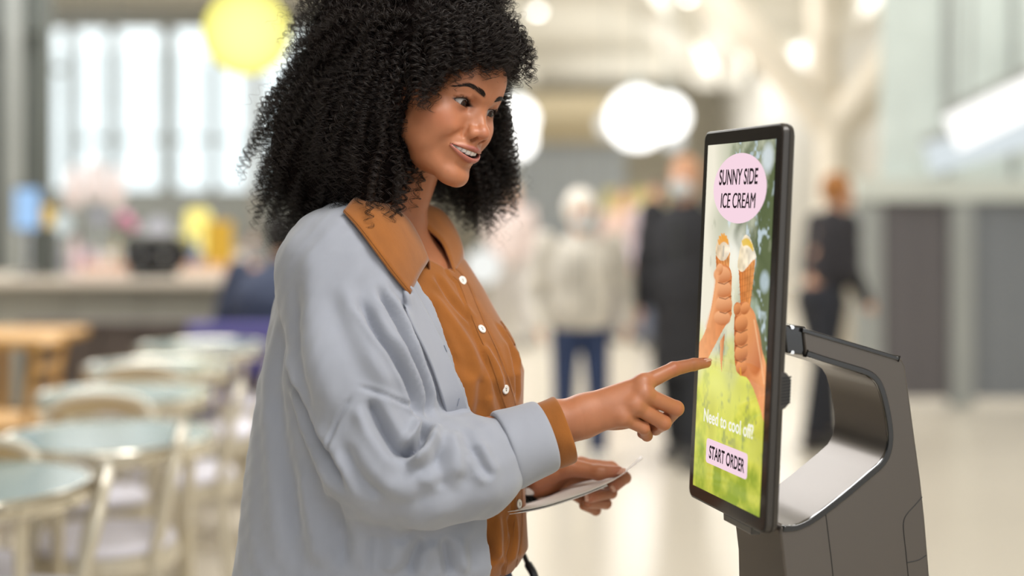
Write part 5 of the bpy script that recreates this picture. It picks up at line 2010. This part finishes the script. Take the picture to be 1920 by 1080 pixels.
def apply_folds(V, N, f, folds):
    disp = np.zeros(len(V))
    for pix, amp, wd in folds:
        pts = hit(f, smooth_path(np.array([(a, b, 0) for a, b in pix], float), 4)[:, :2])
        jump = np.linalg.norm(np.diff(pts, axis=0), axis=1)
        d, t = seg_dist(V, pts)
        tp = np.clip(np.minimum(t, 1 - t) * 5, 0, 1)
        tp = tp * tp * (3 - 2 * tp)
        prof = np.exp(-(d / wd) ** 2) - 0.45 * np.exp(-((d - 1.9 * wd) / (1.1 * wd)) ** 2)
        disp += amp * 1.45 * prof * tp
    return V + N * disp[:, None]


CARD_FOLDS = [
    # (pixels along the fold, height in m, half width in m)
    ([(672, 552), (707, 620), (739, 664), (765, 720), (788, 790)], -0.011, 0.0060),
    ([(704, 529), (748, 613), (785, 704), (806, 790)], -0.011, 0.0060),
    ([(748, 545), (776, 622), (806, 700), (836, 775)], -0.006, 0.0055),
    ([(640, 520), (665, 600), (700, 680), (745, 735)], 0.004, 0.012),
    ([(590, 440), (584, 560), (604, 700), (650, 800)], 0.005, 0.020),
    ([(560, 520), (553, 640), (572, 760), (610, 850)], -0.004, 0.014),
    ([(538, 690), (577, 795), (622, 880), (655, 935)], -0.010, 0.011),
    ([(530, 600), (520, 760), (540, 900), (560, 1050)], -0.005, 0.016),
    ([(575, 860), (585, 960), (600, 1070)], 0.006, 0.016),
    ([(625, 930), (640, 1000), (640, 1075)], -0.005, 0.012),
    # seam of the dropped shoulder
    ([(664, 724), (700, 733), (730, 745), (765, 760), (787, 773)], -0.004, 0.0025),
    ([(666, 734), (640, 775), (622, 820), (616, 868)], -0.004, 0.0025),
    # elbow and forearm
    ([(688, 745), (712, 795), (745, 845), (765, 856)], -0.014, 0.009),
    ([(748, 858), (782, 836), (797, 808), (802, 790)], -0.022, 0.0065),
    ([(770, 872), (806, 846), (818, 812)], 0.008, 0.008),
    ([(804, 824), (822, 858), (830, 900), (826, 925)], -0.006, 0.011),
    ([(842, 806), (856, 850), (856, 900)], 0.004, 0.014),
    ([(900, 885), (850, 918), (780, 940), (720, 945)], -0.004, 0.014),
    ([(660, 790), (700, 870), (755, 925), (800, 945)], 0.005, 0.018),
    ([(640, 830), (672, 895), (720, 940)], -0.005, 0.010),
    ([(885, 830), (905, 872), (925, 900)], -0.005, 0.006),
    ([(868, 800), (880, 835), (884, 865)], -0.003, 0.008),
    # below the sleeve
    ([(698, 1000), (694, 1030), (690, 1078)], -0.003, 0.003),
    ([(792, 1006), (778, 1042), (766, 1078)], -0.007, 0.008),
    ([(832, 1006), (838, 1042), (846, 1078)], -0.006, 0.007),
    ([(748, 1008), (738, 1042), (728, 1078)], 0.005, 0.012),
    ([(863, 1006), (868, 1042), (872, 1078)], 0.004, 0.007),
]
SHIRT_FOLDS = [
    ([(800, 540), (840, 590), (880, 650), (905, 720)], 0.0035, 0.009),
    ([(790, 560), (830, 630), (862, 700)], -0.003, 0.007),
    ([(812, 510), (850, 565), (890, 610)], -0.0035, 0.006),
    ([(900, 640), (930, 690), (943, 740)], 0.003, 0.006),
    ([(905, 700), (900, 760), (890, 800)], -0.003, 0.008),
    ([(955, 640), (968, 700), (970, 760)], -0.0035, 0.006),
    ([(930, 600), (960, 650), (978, 700)], 0.003, 0.006),
    ([(915, 740), (930, 790)], 0.002, 0.008),
    ([(905, 990), (915, 1030), (925, 1062)], -0.005, 0.007),
    ([(930, 960), (935, 1010), (930, 1055)], 0.004, 0.008),
    ([(955, 960), (960, 1010), (950, 1060)], -0.004, 0.005),
]


def build_clothes():
    # ---- shirt
    V, Q = surface_net(shirt_sdf, (-0.40, 1.90, CZ - 0.63), (0.10, 2.42, CZ - 0.02), 0.0030, margin=2.2)
    N = vnormals(V, Q)
    V = apply_folds(V, N, shirt_sdf, SHIRT_FOLDS)
    line = hit(torso_sdf, smooth_path(np.array([(850, 512, 0), (866, 530, 0), (886, 580, 0), (902, 619, 0), (927, 675, 0), (946, 730, 0), (962, 790, 0), (968, 860, 0), (970, 930, 0),
                                                (968, 1000, 0), (955, 1070, 0)], float), 5)[:, :2])
    d, t = seg_dist(V, line)
    V = V + N * (0.0020 * np.clip((0.0155 - d) / 0.002, 0, 1) - 0.0012 * np.exp(-((d - 0.0175) / 0.0022) ** 2))[:, None]
    sh = mesh_obj('shirt', V, Q, M_SHIRT, ROOT)
    sh['label'] = 'rust orange button shirt with open collar'
    # raised seams along the button band
    mb = MB()
    for off in (-0.0115, 0.0115):
        side = []
        for i in range(len(line)):
            p = line[i]
            g = np.array([float(torso_sdf((p + e)[None].astype(np.float32))[0] - torso_sdf((p - e)[None].astype(np.float32))[0]) for e in np.eye(3) * 0.004])
            g /= np.linalg.norm(g)
            tn = line[min(i + 1, len(line) - 1)] - line[max(i - 1, 0)]
            tn /= np.linalg.norm(tn)
            side.append(p + np.cross(g, tn) * off + g * 0.0022)
        mb.tube(side, 0.00045, 5)
    mb.build('band_stitching', M_THREAD, sh, smooth=True)
    for px, py in ((865, 527), (901, 619), (945, 730), (969, 840), (970, 945)):
        p = hit(torso_sdf, [(px, py)])[0]
        g = np.array([float(torso_sdf((p + e)[None].astype(np.float32))[0] - torso_sdf((p - e)[None].astype(np.float32))[0]) for e in np.eye(3) * 0.004])
        g /= np.linalg.norm(g)
        if px < 900:
            g = np.array([0.62, -0.70, 0.35]); g /= np.linalg.norm(g)
        u = np.cross(g, (0, 0, 1)); u /= np.linalg.norm(u); v = np.cross(u, g)
        V, Fc = [], []
        prof = [(0.0, 0.0030), (0.0030, 0.0030), (0.0044, 0.0036), (0.0056, 0.0036), (0.0064, 0.0026), (0.0064, 0.0012), (0.0, 0.0012)]
        nn = 20
        for r, h in prof:
            for k in range(nn):
                a = 2 * math.pi * k / nn
                V.append(p + g * (h + 0.0012) + r * 1.08 * (math.cos(a) * u + math.sin(a) * v))
        for i in range(len(prof) - 1):
            for k in range(nn):
                j = (k + 1) % nn
                Fc.append((i * nn + k, i * nn + j, i * nn + nn + j, i * nn + nn + k))
        bo = mesh_obj('button', V, Fc, M_BUTTON, sh)
        mh = MB()
        for s in (-1, 1):
            mh.ball(p + g * 0.0043 + v * 0.0013 * s, 0.00085, 8)
        mh.build('button_hole', M_BHOLE, bo, smooth=True)
    # breast pocket flap on the far side
    rows = []
    for px, py in ((940, 612), (947, 622), (951, 634)):
        a = hit(torso_sdf, [(px - 8, py - 10), (px, py), (px + 8, py + 14)])
        rows.append(a + TF * 0.004 + TL * 0.004)
    Vp, Qp, _ = loft(rows, 3, 3)
    sheet('pocket_flap', Vp, Qp, 0.0022, M_SHIRT, sh)
    # ---- collar: near leaf, far leaf
    def solid(w):
        return np.minimum(card_sdf(w), torso_sdf(w))
    outer = hit(solid, [(645, 402), (672, 432), (705, 476), (738, 520), (769, 557)])
    outer = outer + np.array([0.0, -0.010, 0.004])
    roll = np.array([P(690, 372, 2.06), P(728, 385, 2.045), P(762, 408, 2.045), P(786, 446, 2.045), P(804, 489, 2.038)])
    tw = np.array([1, 1, 1.1, 1.0, .3])[:, None]
    mid = outer * 0.5 + roll * 0.5 + np.array([-0.002, -0.014, 0.008]) * tw
    q1 = outer * 0.18 + roll * 0.82 + np.array([0.0, -0.010, 0.007]) * tw
    inner = np.array([P(700, 392, 2.10), P(735, 405, 2.085), P(766, 428, 2.075), P(788, 466, 2.065), P(806, 512, 2.055)])
    Vc, Qc, _ = loft([inner, roll, q1, mid, outer], 5, 5)
    c1 = sheet('collar', Vc, Qc, 0.0028, M_SHIRT, sh)
    # stitching near the edge of the leaf
    e = outer * 0.90 + mid * 0.10 + np.array([0, -0.0022, 0.0008])
    tipc = roll[-1] * 0.90 + q1[-1] * 0.1
    st = [outer[i] * 0.90 + mid[i] * 0.10 + np.array([0.0, -0.0035, 0.001]) for i in range(5)]
    MB().tube(smooth_path(st, 5), 0.0005, 5).build('collar_stitching', M_THREAD, c1, smooth=True)
    inner2 = np.array([P(770, 398, 2.13), P(795, 424, 2.135), P(826, 452, 2.125), P(840, 480, 2.115), P(851, 512, 2.09)])
    roll2 = np.array([P(782, 380, 2.17), P(820, 396, 2.19), P(846, 428, 2.185), P(862, 462, 2.17), P(862, 494, 2.135)])
    mid2 = np.array([P(800, 386, 2.21), P(834, 404, 2.215), P(858, 440, 2.21), P(868, 474, 2.19), P(864, 498, 2.15)])
    out2 = np.array([P(790, 420, 2.26), P(830, 440, 2.25), P(860, 470, 2.235), P(868, 500, 2.21), P(872, 520, 2.175)])
    Vc, Qc, _ = loft([inner2, roll2, mid2, out2], 5, 5)
    sheet('collar', Vc, Qc, 0.0028, M_SHIRT, sh)
    # ---- cardigan
    V, Q = surface_net(card_sdf, (-0.47, 1.80, CZ - 0.78), (0.10, 2.50, CZ + 0.04), 0.0034, margin=2.2, relax=0)
    V = lap_smooth(V, Q, 4, 0.5)
    N = vnormals(V, Q)
    V = apply_folds(V, N, card_sdf, CARD_FOLDS)
    wx, wy, wz = V[:, 0] + 0.02 * np.sin(V[:, 2] * 21 + 1), V[:, 1] + 0.02 * np.sin(V[:, 2] * 17), V[:, 2] + 0.03 * np.sin(V[:, 0] * 19 + 2)
    V = V + N * (0.0016 * np.sin(wx * 95 + wz * 26) * np.sin(wy * 70 - wz * 18 + 1) + 0.0009 * np.sin(wx * 150 - wz * 60 + 2) * np.sin(wz * 75 + wy * 90))[:, None]
    V = lap_smooth(V, Q, 2, 0.4)
    ca = mesh_obj('cardigan', V, Q, M_CARD, ROOT)
    ca['label'] = 'pale blue grey knitted cardigan with turned up sleeves'
    # front band along the opening, with its small buttonholes
    def shell(w):
        return torso_sdf(w, 0.016, 0.011, 0.012)
    e0 = [(773, 540), (780, 553), (792, 575), (805, 598), (830, 646), (850, 696), (868, 742), (879, 794), (885, 850)]
    e1 = [(742, 524), (750, 545), (759, 580), (772, 612), (797, 662), (815, 708), (830, 755), (841, 806), (846, 850)]
    rows = []
    for k in range(5):
        t = k / 4
        pp = [(a[0] * (1 - t) + b[0] * t, a[1] * (1 - t) + b[1] * t) for a, b in zip(e0, e1)]
        A, B = hit(shell, pp), hit(card_sdf, pp)
        dy = A[:, 1] - B[:, 1]
        A = np.where(((dy > 0) & (dy < 0.045))[:, None], B, A)
        rows.append(A + TF * 0.0028 - TL * 0.0028)
    Vb, Qb, _ = loft(rows, 4, 4)
    fb = sheet('front_band', Vb, Qb, 0.0045, M_CARD, ca)
    fb['label'] = 'ribbed front band of the cardigan'
    for px, py in ((790, 560), (836, 655), (860, 752)):
        q = hit(shell, [(px - 12, py - 10), (px - 12, py + 8)])
        qd = np.array([Vb[np.argmin(np.linalg.norm(Vb - c, axis=1))] for c in q])
        q = qd + TF * 0.0026 - TL * 0.0026
        MB().tube([q[0], (q[0] + q[1]) / 2, q[1]], 0.0007, 6).build('buttonhole', M_CARD2, fb)
    # ---- cuffs
    def cuff(name, c0, c1, r0, r1, th, m, parent, wob, seed, ra=(1, 1), n=40):
        rs = np.random.RandomState(seed)
        ax = c1 - c0
        L = np.linalg.norm(ax); ax = ax / L
        u = np.cross(ax, (0, 1.0, 0)); u /= np.linalg.norm(u); v = np.cross(u, ax)
        ph = rs.uniform(0, 6.28, 6)
        prof = [(0.06, r0 * 0.86), (0.0, r0 * 0.95), (0.02, r0 + th * .7), (0.10, r0 + th), (0.35, (r0 * .65 + r1 * .35) + th * 0.8), (0.7, r0 * .3 + r1 * .7 + th * .8), (0.93, r1 + th), (1.0, r1 + th * 0.4),
                (0.985, r1 - th * .3), (0.9, r1 * 0.94), (0.4, (r0 + r1) / 2 * 0.94)]
        V = []
        for t, r in prof:
            for k in range(n):
                a = 2 * math.pi * k / n
                w = 1 + wob * (0.6 * math.sin(2 * a + ph[0] + t * 2) + 0.5 * math.sin(3 * a + ph[1] - t * 3) + 0.4 * math.sin(5 * a + ph[2] + t * 4))
                sh_ = 0.05 * math.sin(a + ph[3]) * wob * 6
                V.append(c0 + ax * (t + sh_) * L + r * w * (math.cos(a) * u * ra[0] + math.sin(a) * v * ra[1]))
        I = np.arange(len(prof) * n).reshape(len(prof), n)
        Qd = np.stack([I[:-1], np.roll(I[:-1], -1, 1), np.roll(I[1:], -1, 1), I[1:]], -1).reshape(-1, 4)
        o = mesh_obj(name, np.array(V), Qd, m, parent)
        s = o.modifiers.new('sub', 'SUBSURF')
        s.levels = s.render_levels = 2
        return o
    cuff('turned_cuff', P(944, 846, 1.958), P(1024, 817, 1.975), 0.0535, 0.0480, 0.0040, M_CARD, ca, 0.014, 3)
    cuff('turned_cuff', P(955, 918, 2.235), P(990, 910, 2.215), 0.034, 0.032, 0.003, M_CARD, ca, 0.02, 8)
    cuff('shirt_cuff', P(1006, 824, 1.975), P(1060, 804, 1.982), 0.0440, 0.0470, 0.0022, M_SHIRT, sh, 0.05, 5)
    # ---- jeans, belt, shoes
    def jeans(w):
        d = ell(w, TC + TF * 0.035 + np.array([0.0, 0, CZ - 0.62]), (0.145, 0.150, 0.16))
        d = np.maximum(d, w[:, 2] - CZ + 0.530)
        for s in (-1, 1):
            hip = TC + TL * 0.085 * s
            leg = chain(w, [np.array([hip[0] + .01, hip[1], CZ - 0.62]), np.array([hip[0] + 0.02, hip[1], CZ - 0.98]), np.array([hip[0], hip[1], CZ - 1.30])], [0.098, 0.066, 0.062])
            d = smin(d, leg, 0.015)
        return np.maximum(d, CZ - 1.325 - w[:, 2])
    V, Q = surface_net(jeans, (-0.40, 1.88, 0.05), (0.12, 2.42, CZ - 0.50), 0.007, margin=2.2)
    je = mesh_obj('jeans', V, Q, M_JEANS, ROOT)
    for s in (-1, 1):
        hip = TC + TL * 0.085 * s
        def shoe(w):
            d = chain(w, [np.array([hip[0] - 0.03, hip[1] + .012, 0.045]), np.array([hip[0] + 0.07, hip[1] - 0.03, 0.042]), np.array([hip[0] + 0.155, hip[1] - 0.07, 0.032])], [0.046, 0.046, 0.036], 0.02)
            d = smin(d, rcone(w, np.array([hip[0] - .01, hip[1], 0.06]), np.array([hip[0] - .01, hip[1], 0.115]), 0.044, 0.046), 0.02)
            return np.maximum(d, 0.001 - w[:, 2])
        V, Q = surface_net(shoe, np.array([hip[0] - 0.1, hip[1] - 0.15, -0.01]), np.array([hip[0] + 0.22, hip[1] + 0.1, 0.18]), 0.005, margin=2)
        mesh_obj('shoe', V, Q, M_SHOE, ROOT)
    # a dark strap hanging at the waist
    pts = smooth_path([P(982, 1040, 2.20), P(990, 1058, 2.19), P(1000, 1076, 2.18), P(1006, 1100, 2.18)], 5)
    MB().tube(pts, [0.004] * 5 + [0.0065] * (len(pts) - 5), 8).build('belt_loop_strap', M_LEATHER, je, smooth=True)


def build_paper():
    M_PAPER = mat('paper', hexc('eeeae8'), 0.7, var=0.03, vscale=30)
    near = np.array([P(936, 962, 2.03), P(1010, 951, 2.055), P(1080, 930, 2.095), P(1140, 906, 2.105), P(1172, 886, 2.115), P(1206, 859, 2.125)])
    far = np.array([P(985, 946, 2.19), P(1030, 930, 2.195), P(1082, 906, 2.20), P(1130, 897, 2.20), P(1165, 888, 2.205), P(1200, 856, 2.21)])
    mid = near * 0.5 + far * 0.5 + np.array([0, 0, 0.0015])
    V, Q, _ = loft([near, mid, far], 5, 4)
    o = sheet('paper_slip', V, Q, 0.0005, M_PAPER)
    tag(o, 'folded white paper slip held in the woman\'s lower hand', 'paper')
    near2 = near + np.array([0, 0.004, -0.0045]); far2 = far + np.array([0, -0.004, -0.003])
    V, Q, _ = loft([near2[:4], (near2[:4] + far2[:4]) / 2, far2[:4]], 5, 4)
    o2 = sheet('under_fold', V, Q, 0.0005, M_PAPER, o)


def build_woman():
    b = build_body()
    head_extras(b)
    body_details(b)
    build_clothes()
    build_hair()
    build_paper()

# ------------------------------------------------------------------ the woman: hair
def hair_targets(n, rs):
    """points filling the shell of the hair volume"""
    E = [(P(752, 112, 2.13), (0.172, 0.180, 0.172), 0.40),
         (P(640, 285, 2.16), (0.135, 0.165, 0.150), 0.26),
         (P(880, 330, 2.27), (0.075, 0.090, 0.092), 0.10),
         (P(690, 285, 2.03), (0.092, 0.085, 0.118), 0.16),
         (P(905, 75, 2.08), (0.058, 0.110, 0.085), 0.08),
         (P(565, 395, 2.16), (0.078, 0.085, 0.068), 0.06),
         (P(888, 108, 1.975), (0.060, 0.026, 0.036), 0.09),
         (P(912, 385, 2.25), (0.052, 0.06, 0.055), 0.04)]
    out = []
    for c, r, w in E:
        m = int(n * w)
        d = rs.normal(size=(m, 3))
        d /= np.linalg.norm(d, axis=1)[:, None]
        s = 1.02 - 0.42 * rs.rand(m) ** 1.5
        out.append(c + d * np.array(r) * s[:, None])
    T = np.concatenate(out)
    H = w2h(T)
    x, y, z = H[:, 0], H[:, 1], H[:, 2]
    # the face stays free; on the near side the hair ends at the cheek
    near = (x < 0) & (y > 24 + np.clip(-(x + 70), 0, 200) * 0.35) & (z < 30)
    face = (y > 40) & (z < 36) & (x > -60)
    far = (x > 0) & (y > 52) & (z < 36)
    low = (y > 10) & (z < -105) & (x < 60)
    return T[~(near | face | far | low)]


def envelope_sdf(w, grow=0.0):
    d = ell(w, P(752, 112, 2.13), (0.172 + grow, 0.180 + grow, 0.172 + grow))
    d = smin(d, ell(w, P(640, 285, 2.16), (0.135 + grow, 0.165 + grow, 0.150 + grow)), 0.04)
    d = smin(d, ell(w, P(690, 285, 2.03), (0.092 + grow, 0.085 + grow, 0.118 + grow)), 0.03)
    return d


def build_hair():
    rs = np.random.RandomState(11)
    # roots on the scalp
    d = rs.normal(size=(24000, 3))
    d /= np.linalg.norm(d, axis=1)[:, None]
    R = np.array([0, 2, 33]) + d * np.array([73, 92, 83]) * 0.985
    x, y, z = np.abs(R[:, 0]), R[:, 1], R[:, 2]
    hl = np.where(y > 58, 66 - 0.10 * x, np.where(y > 12, -12 + (y - 12) * 1.35, -55))
    R = R[(z > hl)]
    Rw = h2w(R)
    RN = ((R - np.array([0, 2, 33])) / np.array([73, 92, 83]) ** 2)
    RN = (RN / np.linalg.norm(RN, axis=1)[:, None]) @ HR.T
    T = hair_targets(3300, rs)
    # forehead fringe and loose locks
    fr = []
    for px, py, Y in [(870, 128, 1.96), (852, 138, 1.955), (840, 120, 1.96), (862, 108, 1.96), (815, 150, 1.955), (826, 135, 1.955), (800, 185, 1.955), (795, 205, 1.96), (890, 110, 1.965), (910, 105, 1.97), (940, 120, 2.0), (925, 128, 2.0), (905, 140, 1.99), (885, 132, 1.98), (868, 140, 1.97), (845, 150, 1.97), (832, 160, 1.97),
                      (948, 135, 2.02), (958, 100, 2.02), (975, 130, 2.03), (988, 150, 2.04), (965, 150, 2.03), (992, 120, 2.05), (955, 165, 2.05),
                      (936, 142, 2.03), (915, 118, 1.99), (895, 120, 1.98), (860, 122, 1.97), (838, 138, 1.97), (975, 90, 2.04), (820, 165, 1.97),
                      (812, 185, 1.97), (805, 172, 1.97), (824, 150, 1.97), (850, 132, 1.97), (880, 118, 1.98), (930, 108, 2.0)]:
        for k in range(7):
            fr.append(P(px + rs.normal() * 8, py + rs.normal() * 8, Y - 0.012 + rs.normal() * 0.01))
    for px, py, Y in [(742, 485, 2.01), (747, 400, 1.99), (735, 440, 1.99), (722, 420, 1.99), (700, 425, 1.97), (688, 445, 1.96), (760, 345, 1.985), (752, 372, 1.985),
                      (545, 475, 2.1), (515, 455, 2.12), (560, 468, 2.06), (950, 330, 2.2), (940, 290, 2.16), (948, 258, 2.12), (958, 275, 2.13),
                      (448, 330, 2.14), (455, 300, 2.13), (470, 268, 2.14), (452, 345, 2.14), (476, 240, 2.14), (498, 205, 2.14), (528, 85, 2.12), (540, 110, 2.12)]:
        for k in range(2):
            fr.append(P(px + rs.normal() * 4, py + rs.normal() * 4, Y + rs.normal() * 0.008))
    nT = len(T)
    T = np.concatenate([T, np.array(fr)])
    T = T[T[:, 2] > CZ - 0.14]
    loose = np.arange(len(T)) >= nT
    n = len(T)
    # choose a root near the target, a little above it
    cand = rs.randint(0, len(Rw), (n, 60))
    aim = T + np.array([0, 0, 0.07])
    dist = np.linalg.norm(Rw[cand] - aim[:, None], axis=2)
    pick = cand[np.arange(n), dist.argmin(1)]
    A, N = Rw[pick], RN[pick]
    L = np.linalg.norm(T - A, axis=1)
    K = 200
    B = A + N * (L * 0.45)[:, None] + np.array([0, 0, 0.02])
    Cc = T + (A - T) * 0.22 + N * 0.02 + np.array([0, 0, 1.0]) * (L * 0.26)[:, None]
    t = np.linspace(0, 1, K)[None, :, None]
    path = (1 - t) ** 3 * A[:, None] + 3 * t * (1 - t) ** 2 * B[:, None] + 3 * t * t * (1 - t) * Cc[:, None] + t ** 3 * T[:, None]
    tan = np.gradient(path, axis=1)
    seg = np.linalg.norm(tan, axis=2)
    tan /= np.maximum(seg, 1e-9)[:, :, None]
    ref = rs.normal(size=(n, 1, 3))
    u = np.cross(tan, ref); u /= np.maximum(np.linalg.norm(u, axis=2), 1e-6)[:, :, None]
    v = np.cross(tan, u)
    s = np.cumsum(seg, axis=1)
    pitch = rs.uniform(0.0085, 0.0165, (n, 1))
    rad = rs.uniform(0.0036, 0.0072, (n, 1))
    hand = rs.choice([-1, 1], (n, 1))
    tt = t[:, :, 0]
    ph0 = rs.uniform(0, 6.283, (n, 1))
    strands, radii = [], []
    M = 4
    for c in range(M):
        dph = rs.normal(0, 0.28, (n, 1))
        dr = rs.uniform(0.75, 1.2, (n, 1))
        ph = hand * (s / pitch * 6.283) + ph0 + dph + 0.7 * np.sin(tt * 9 + ph0 * 2 + c * 0.3)
        rr = rad * dr * (0.30 + 0.70 * np.clip(tt * 2.6, 0, 1)) * (1 + 0.25 * np.sin(tt * 14 + ph0))
        off = rs.normal(0, 0.0011, (n, 1, 3)) * (0.4 + tt[:, :, None])
        st = path + u * (rr * np.cos(ph))[:, :, None] + v * (rr * np.sin(ph))[:, :, None] + off
        strands.append(st)
        w = rs.uniform(0.00028, 0.00050, (n, 1)) * (1 - 0.75 * tt ** 4)
        radii.append(np.broadcast_to(w, (n, K)))
    strands = np.concatenate(strands); radii = np.concatenate(radii)
    # frizz: thin single hairs around the outline
    m = 2600
    k2 = rs.randint(0, nT if nT < n else n, m)
    f = path[k2][:, ::3] + (rs.normal(0, 0.009, (m, 1, 3)) + 0) * t[:, ::3]
    out = (T[k2] - P(740, 170, 2.13)); out /= np.linalg.norm(out, axis=1)[:, None]
    f = f + out[:, None] * (t[:, ::3] ** 2) * rs.uniform(0.0, 0.022, (m, 1, 1))
    q = rs.uniform(0.004, 0.008, (m, 1))
    ph = s[k2][:, ::3] / rs.uniform(0.012, 0.022, (m, 1)) * 6.283 + rs.uniform(0, 6.28, (m, 1))
    f = f + u[k2][:, ::3] * (q * np.cos(ph))[:, :, None] + v[k2][:, ::3] * (q * np.sin(ph))[:, :, None]
    # inner mass that the curls cover
    def mass(w):
        d = envelope_sdf(w, -0.034)
        H = w2h(w)
        x, y, z = H[:, 0], H[:, 1], H[:, 2]
        cut = np.minimum(y - 8, 58 - z)
        d = smax(d, cut / 1000, 0.02)
        d = np.minimum(d, np.maximum(ell(H.astype(np.float32), (0, 2, 33), (79, 97, 89)), np.maximum(-z - 40, np.minimum(y - 14 - np.clip(z + 10, 0, 60) * .75, 64 - z))) / 1000)
        wob = 0.006 * np.sin(w[:, 0] * 190) * np.sin(w[:, 1] * 170 + 1) * np.sin(w[:, 2] * 180 + 2)
        return d + wob
    V, Q = surface_net(mass, (-0.45, 1.85, CZ - 0.12), (0.08, 2.42, CZ + 0.52), 0.005, margin=2.2)
    hm = mesh_obj('hair', V, Q, M_HAIRMASS, ROOT)
    hair_obj('curls', strands, radii, M_HAIR, hm)
    hair_obj('flyaway_hairs', f, np.full(f.shape[:2], 0.00011), M_HAIR, hm)
build_woman()
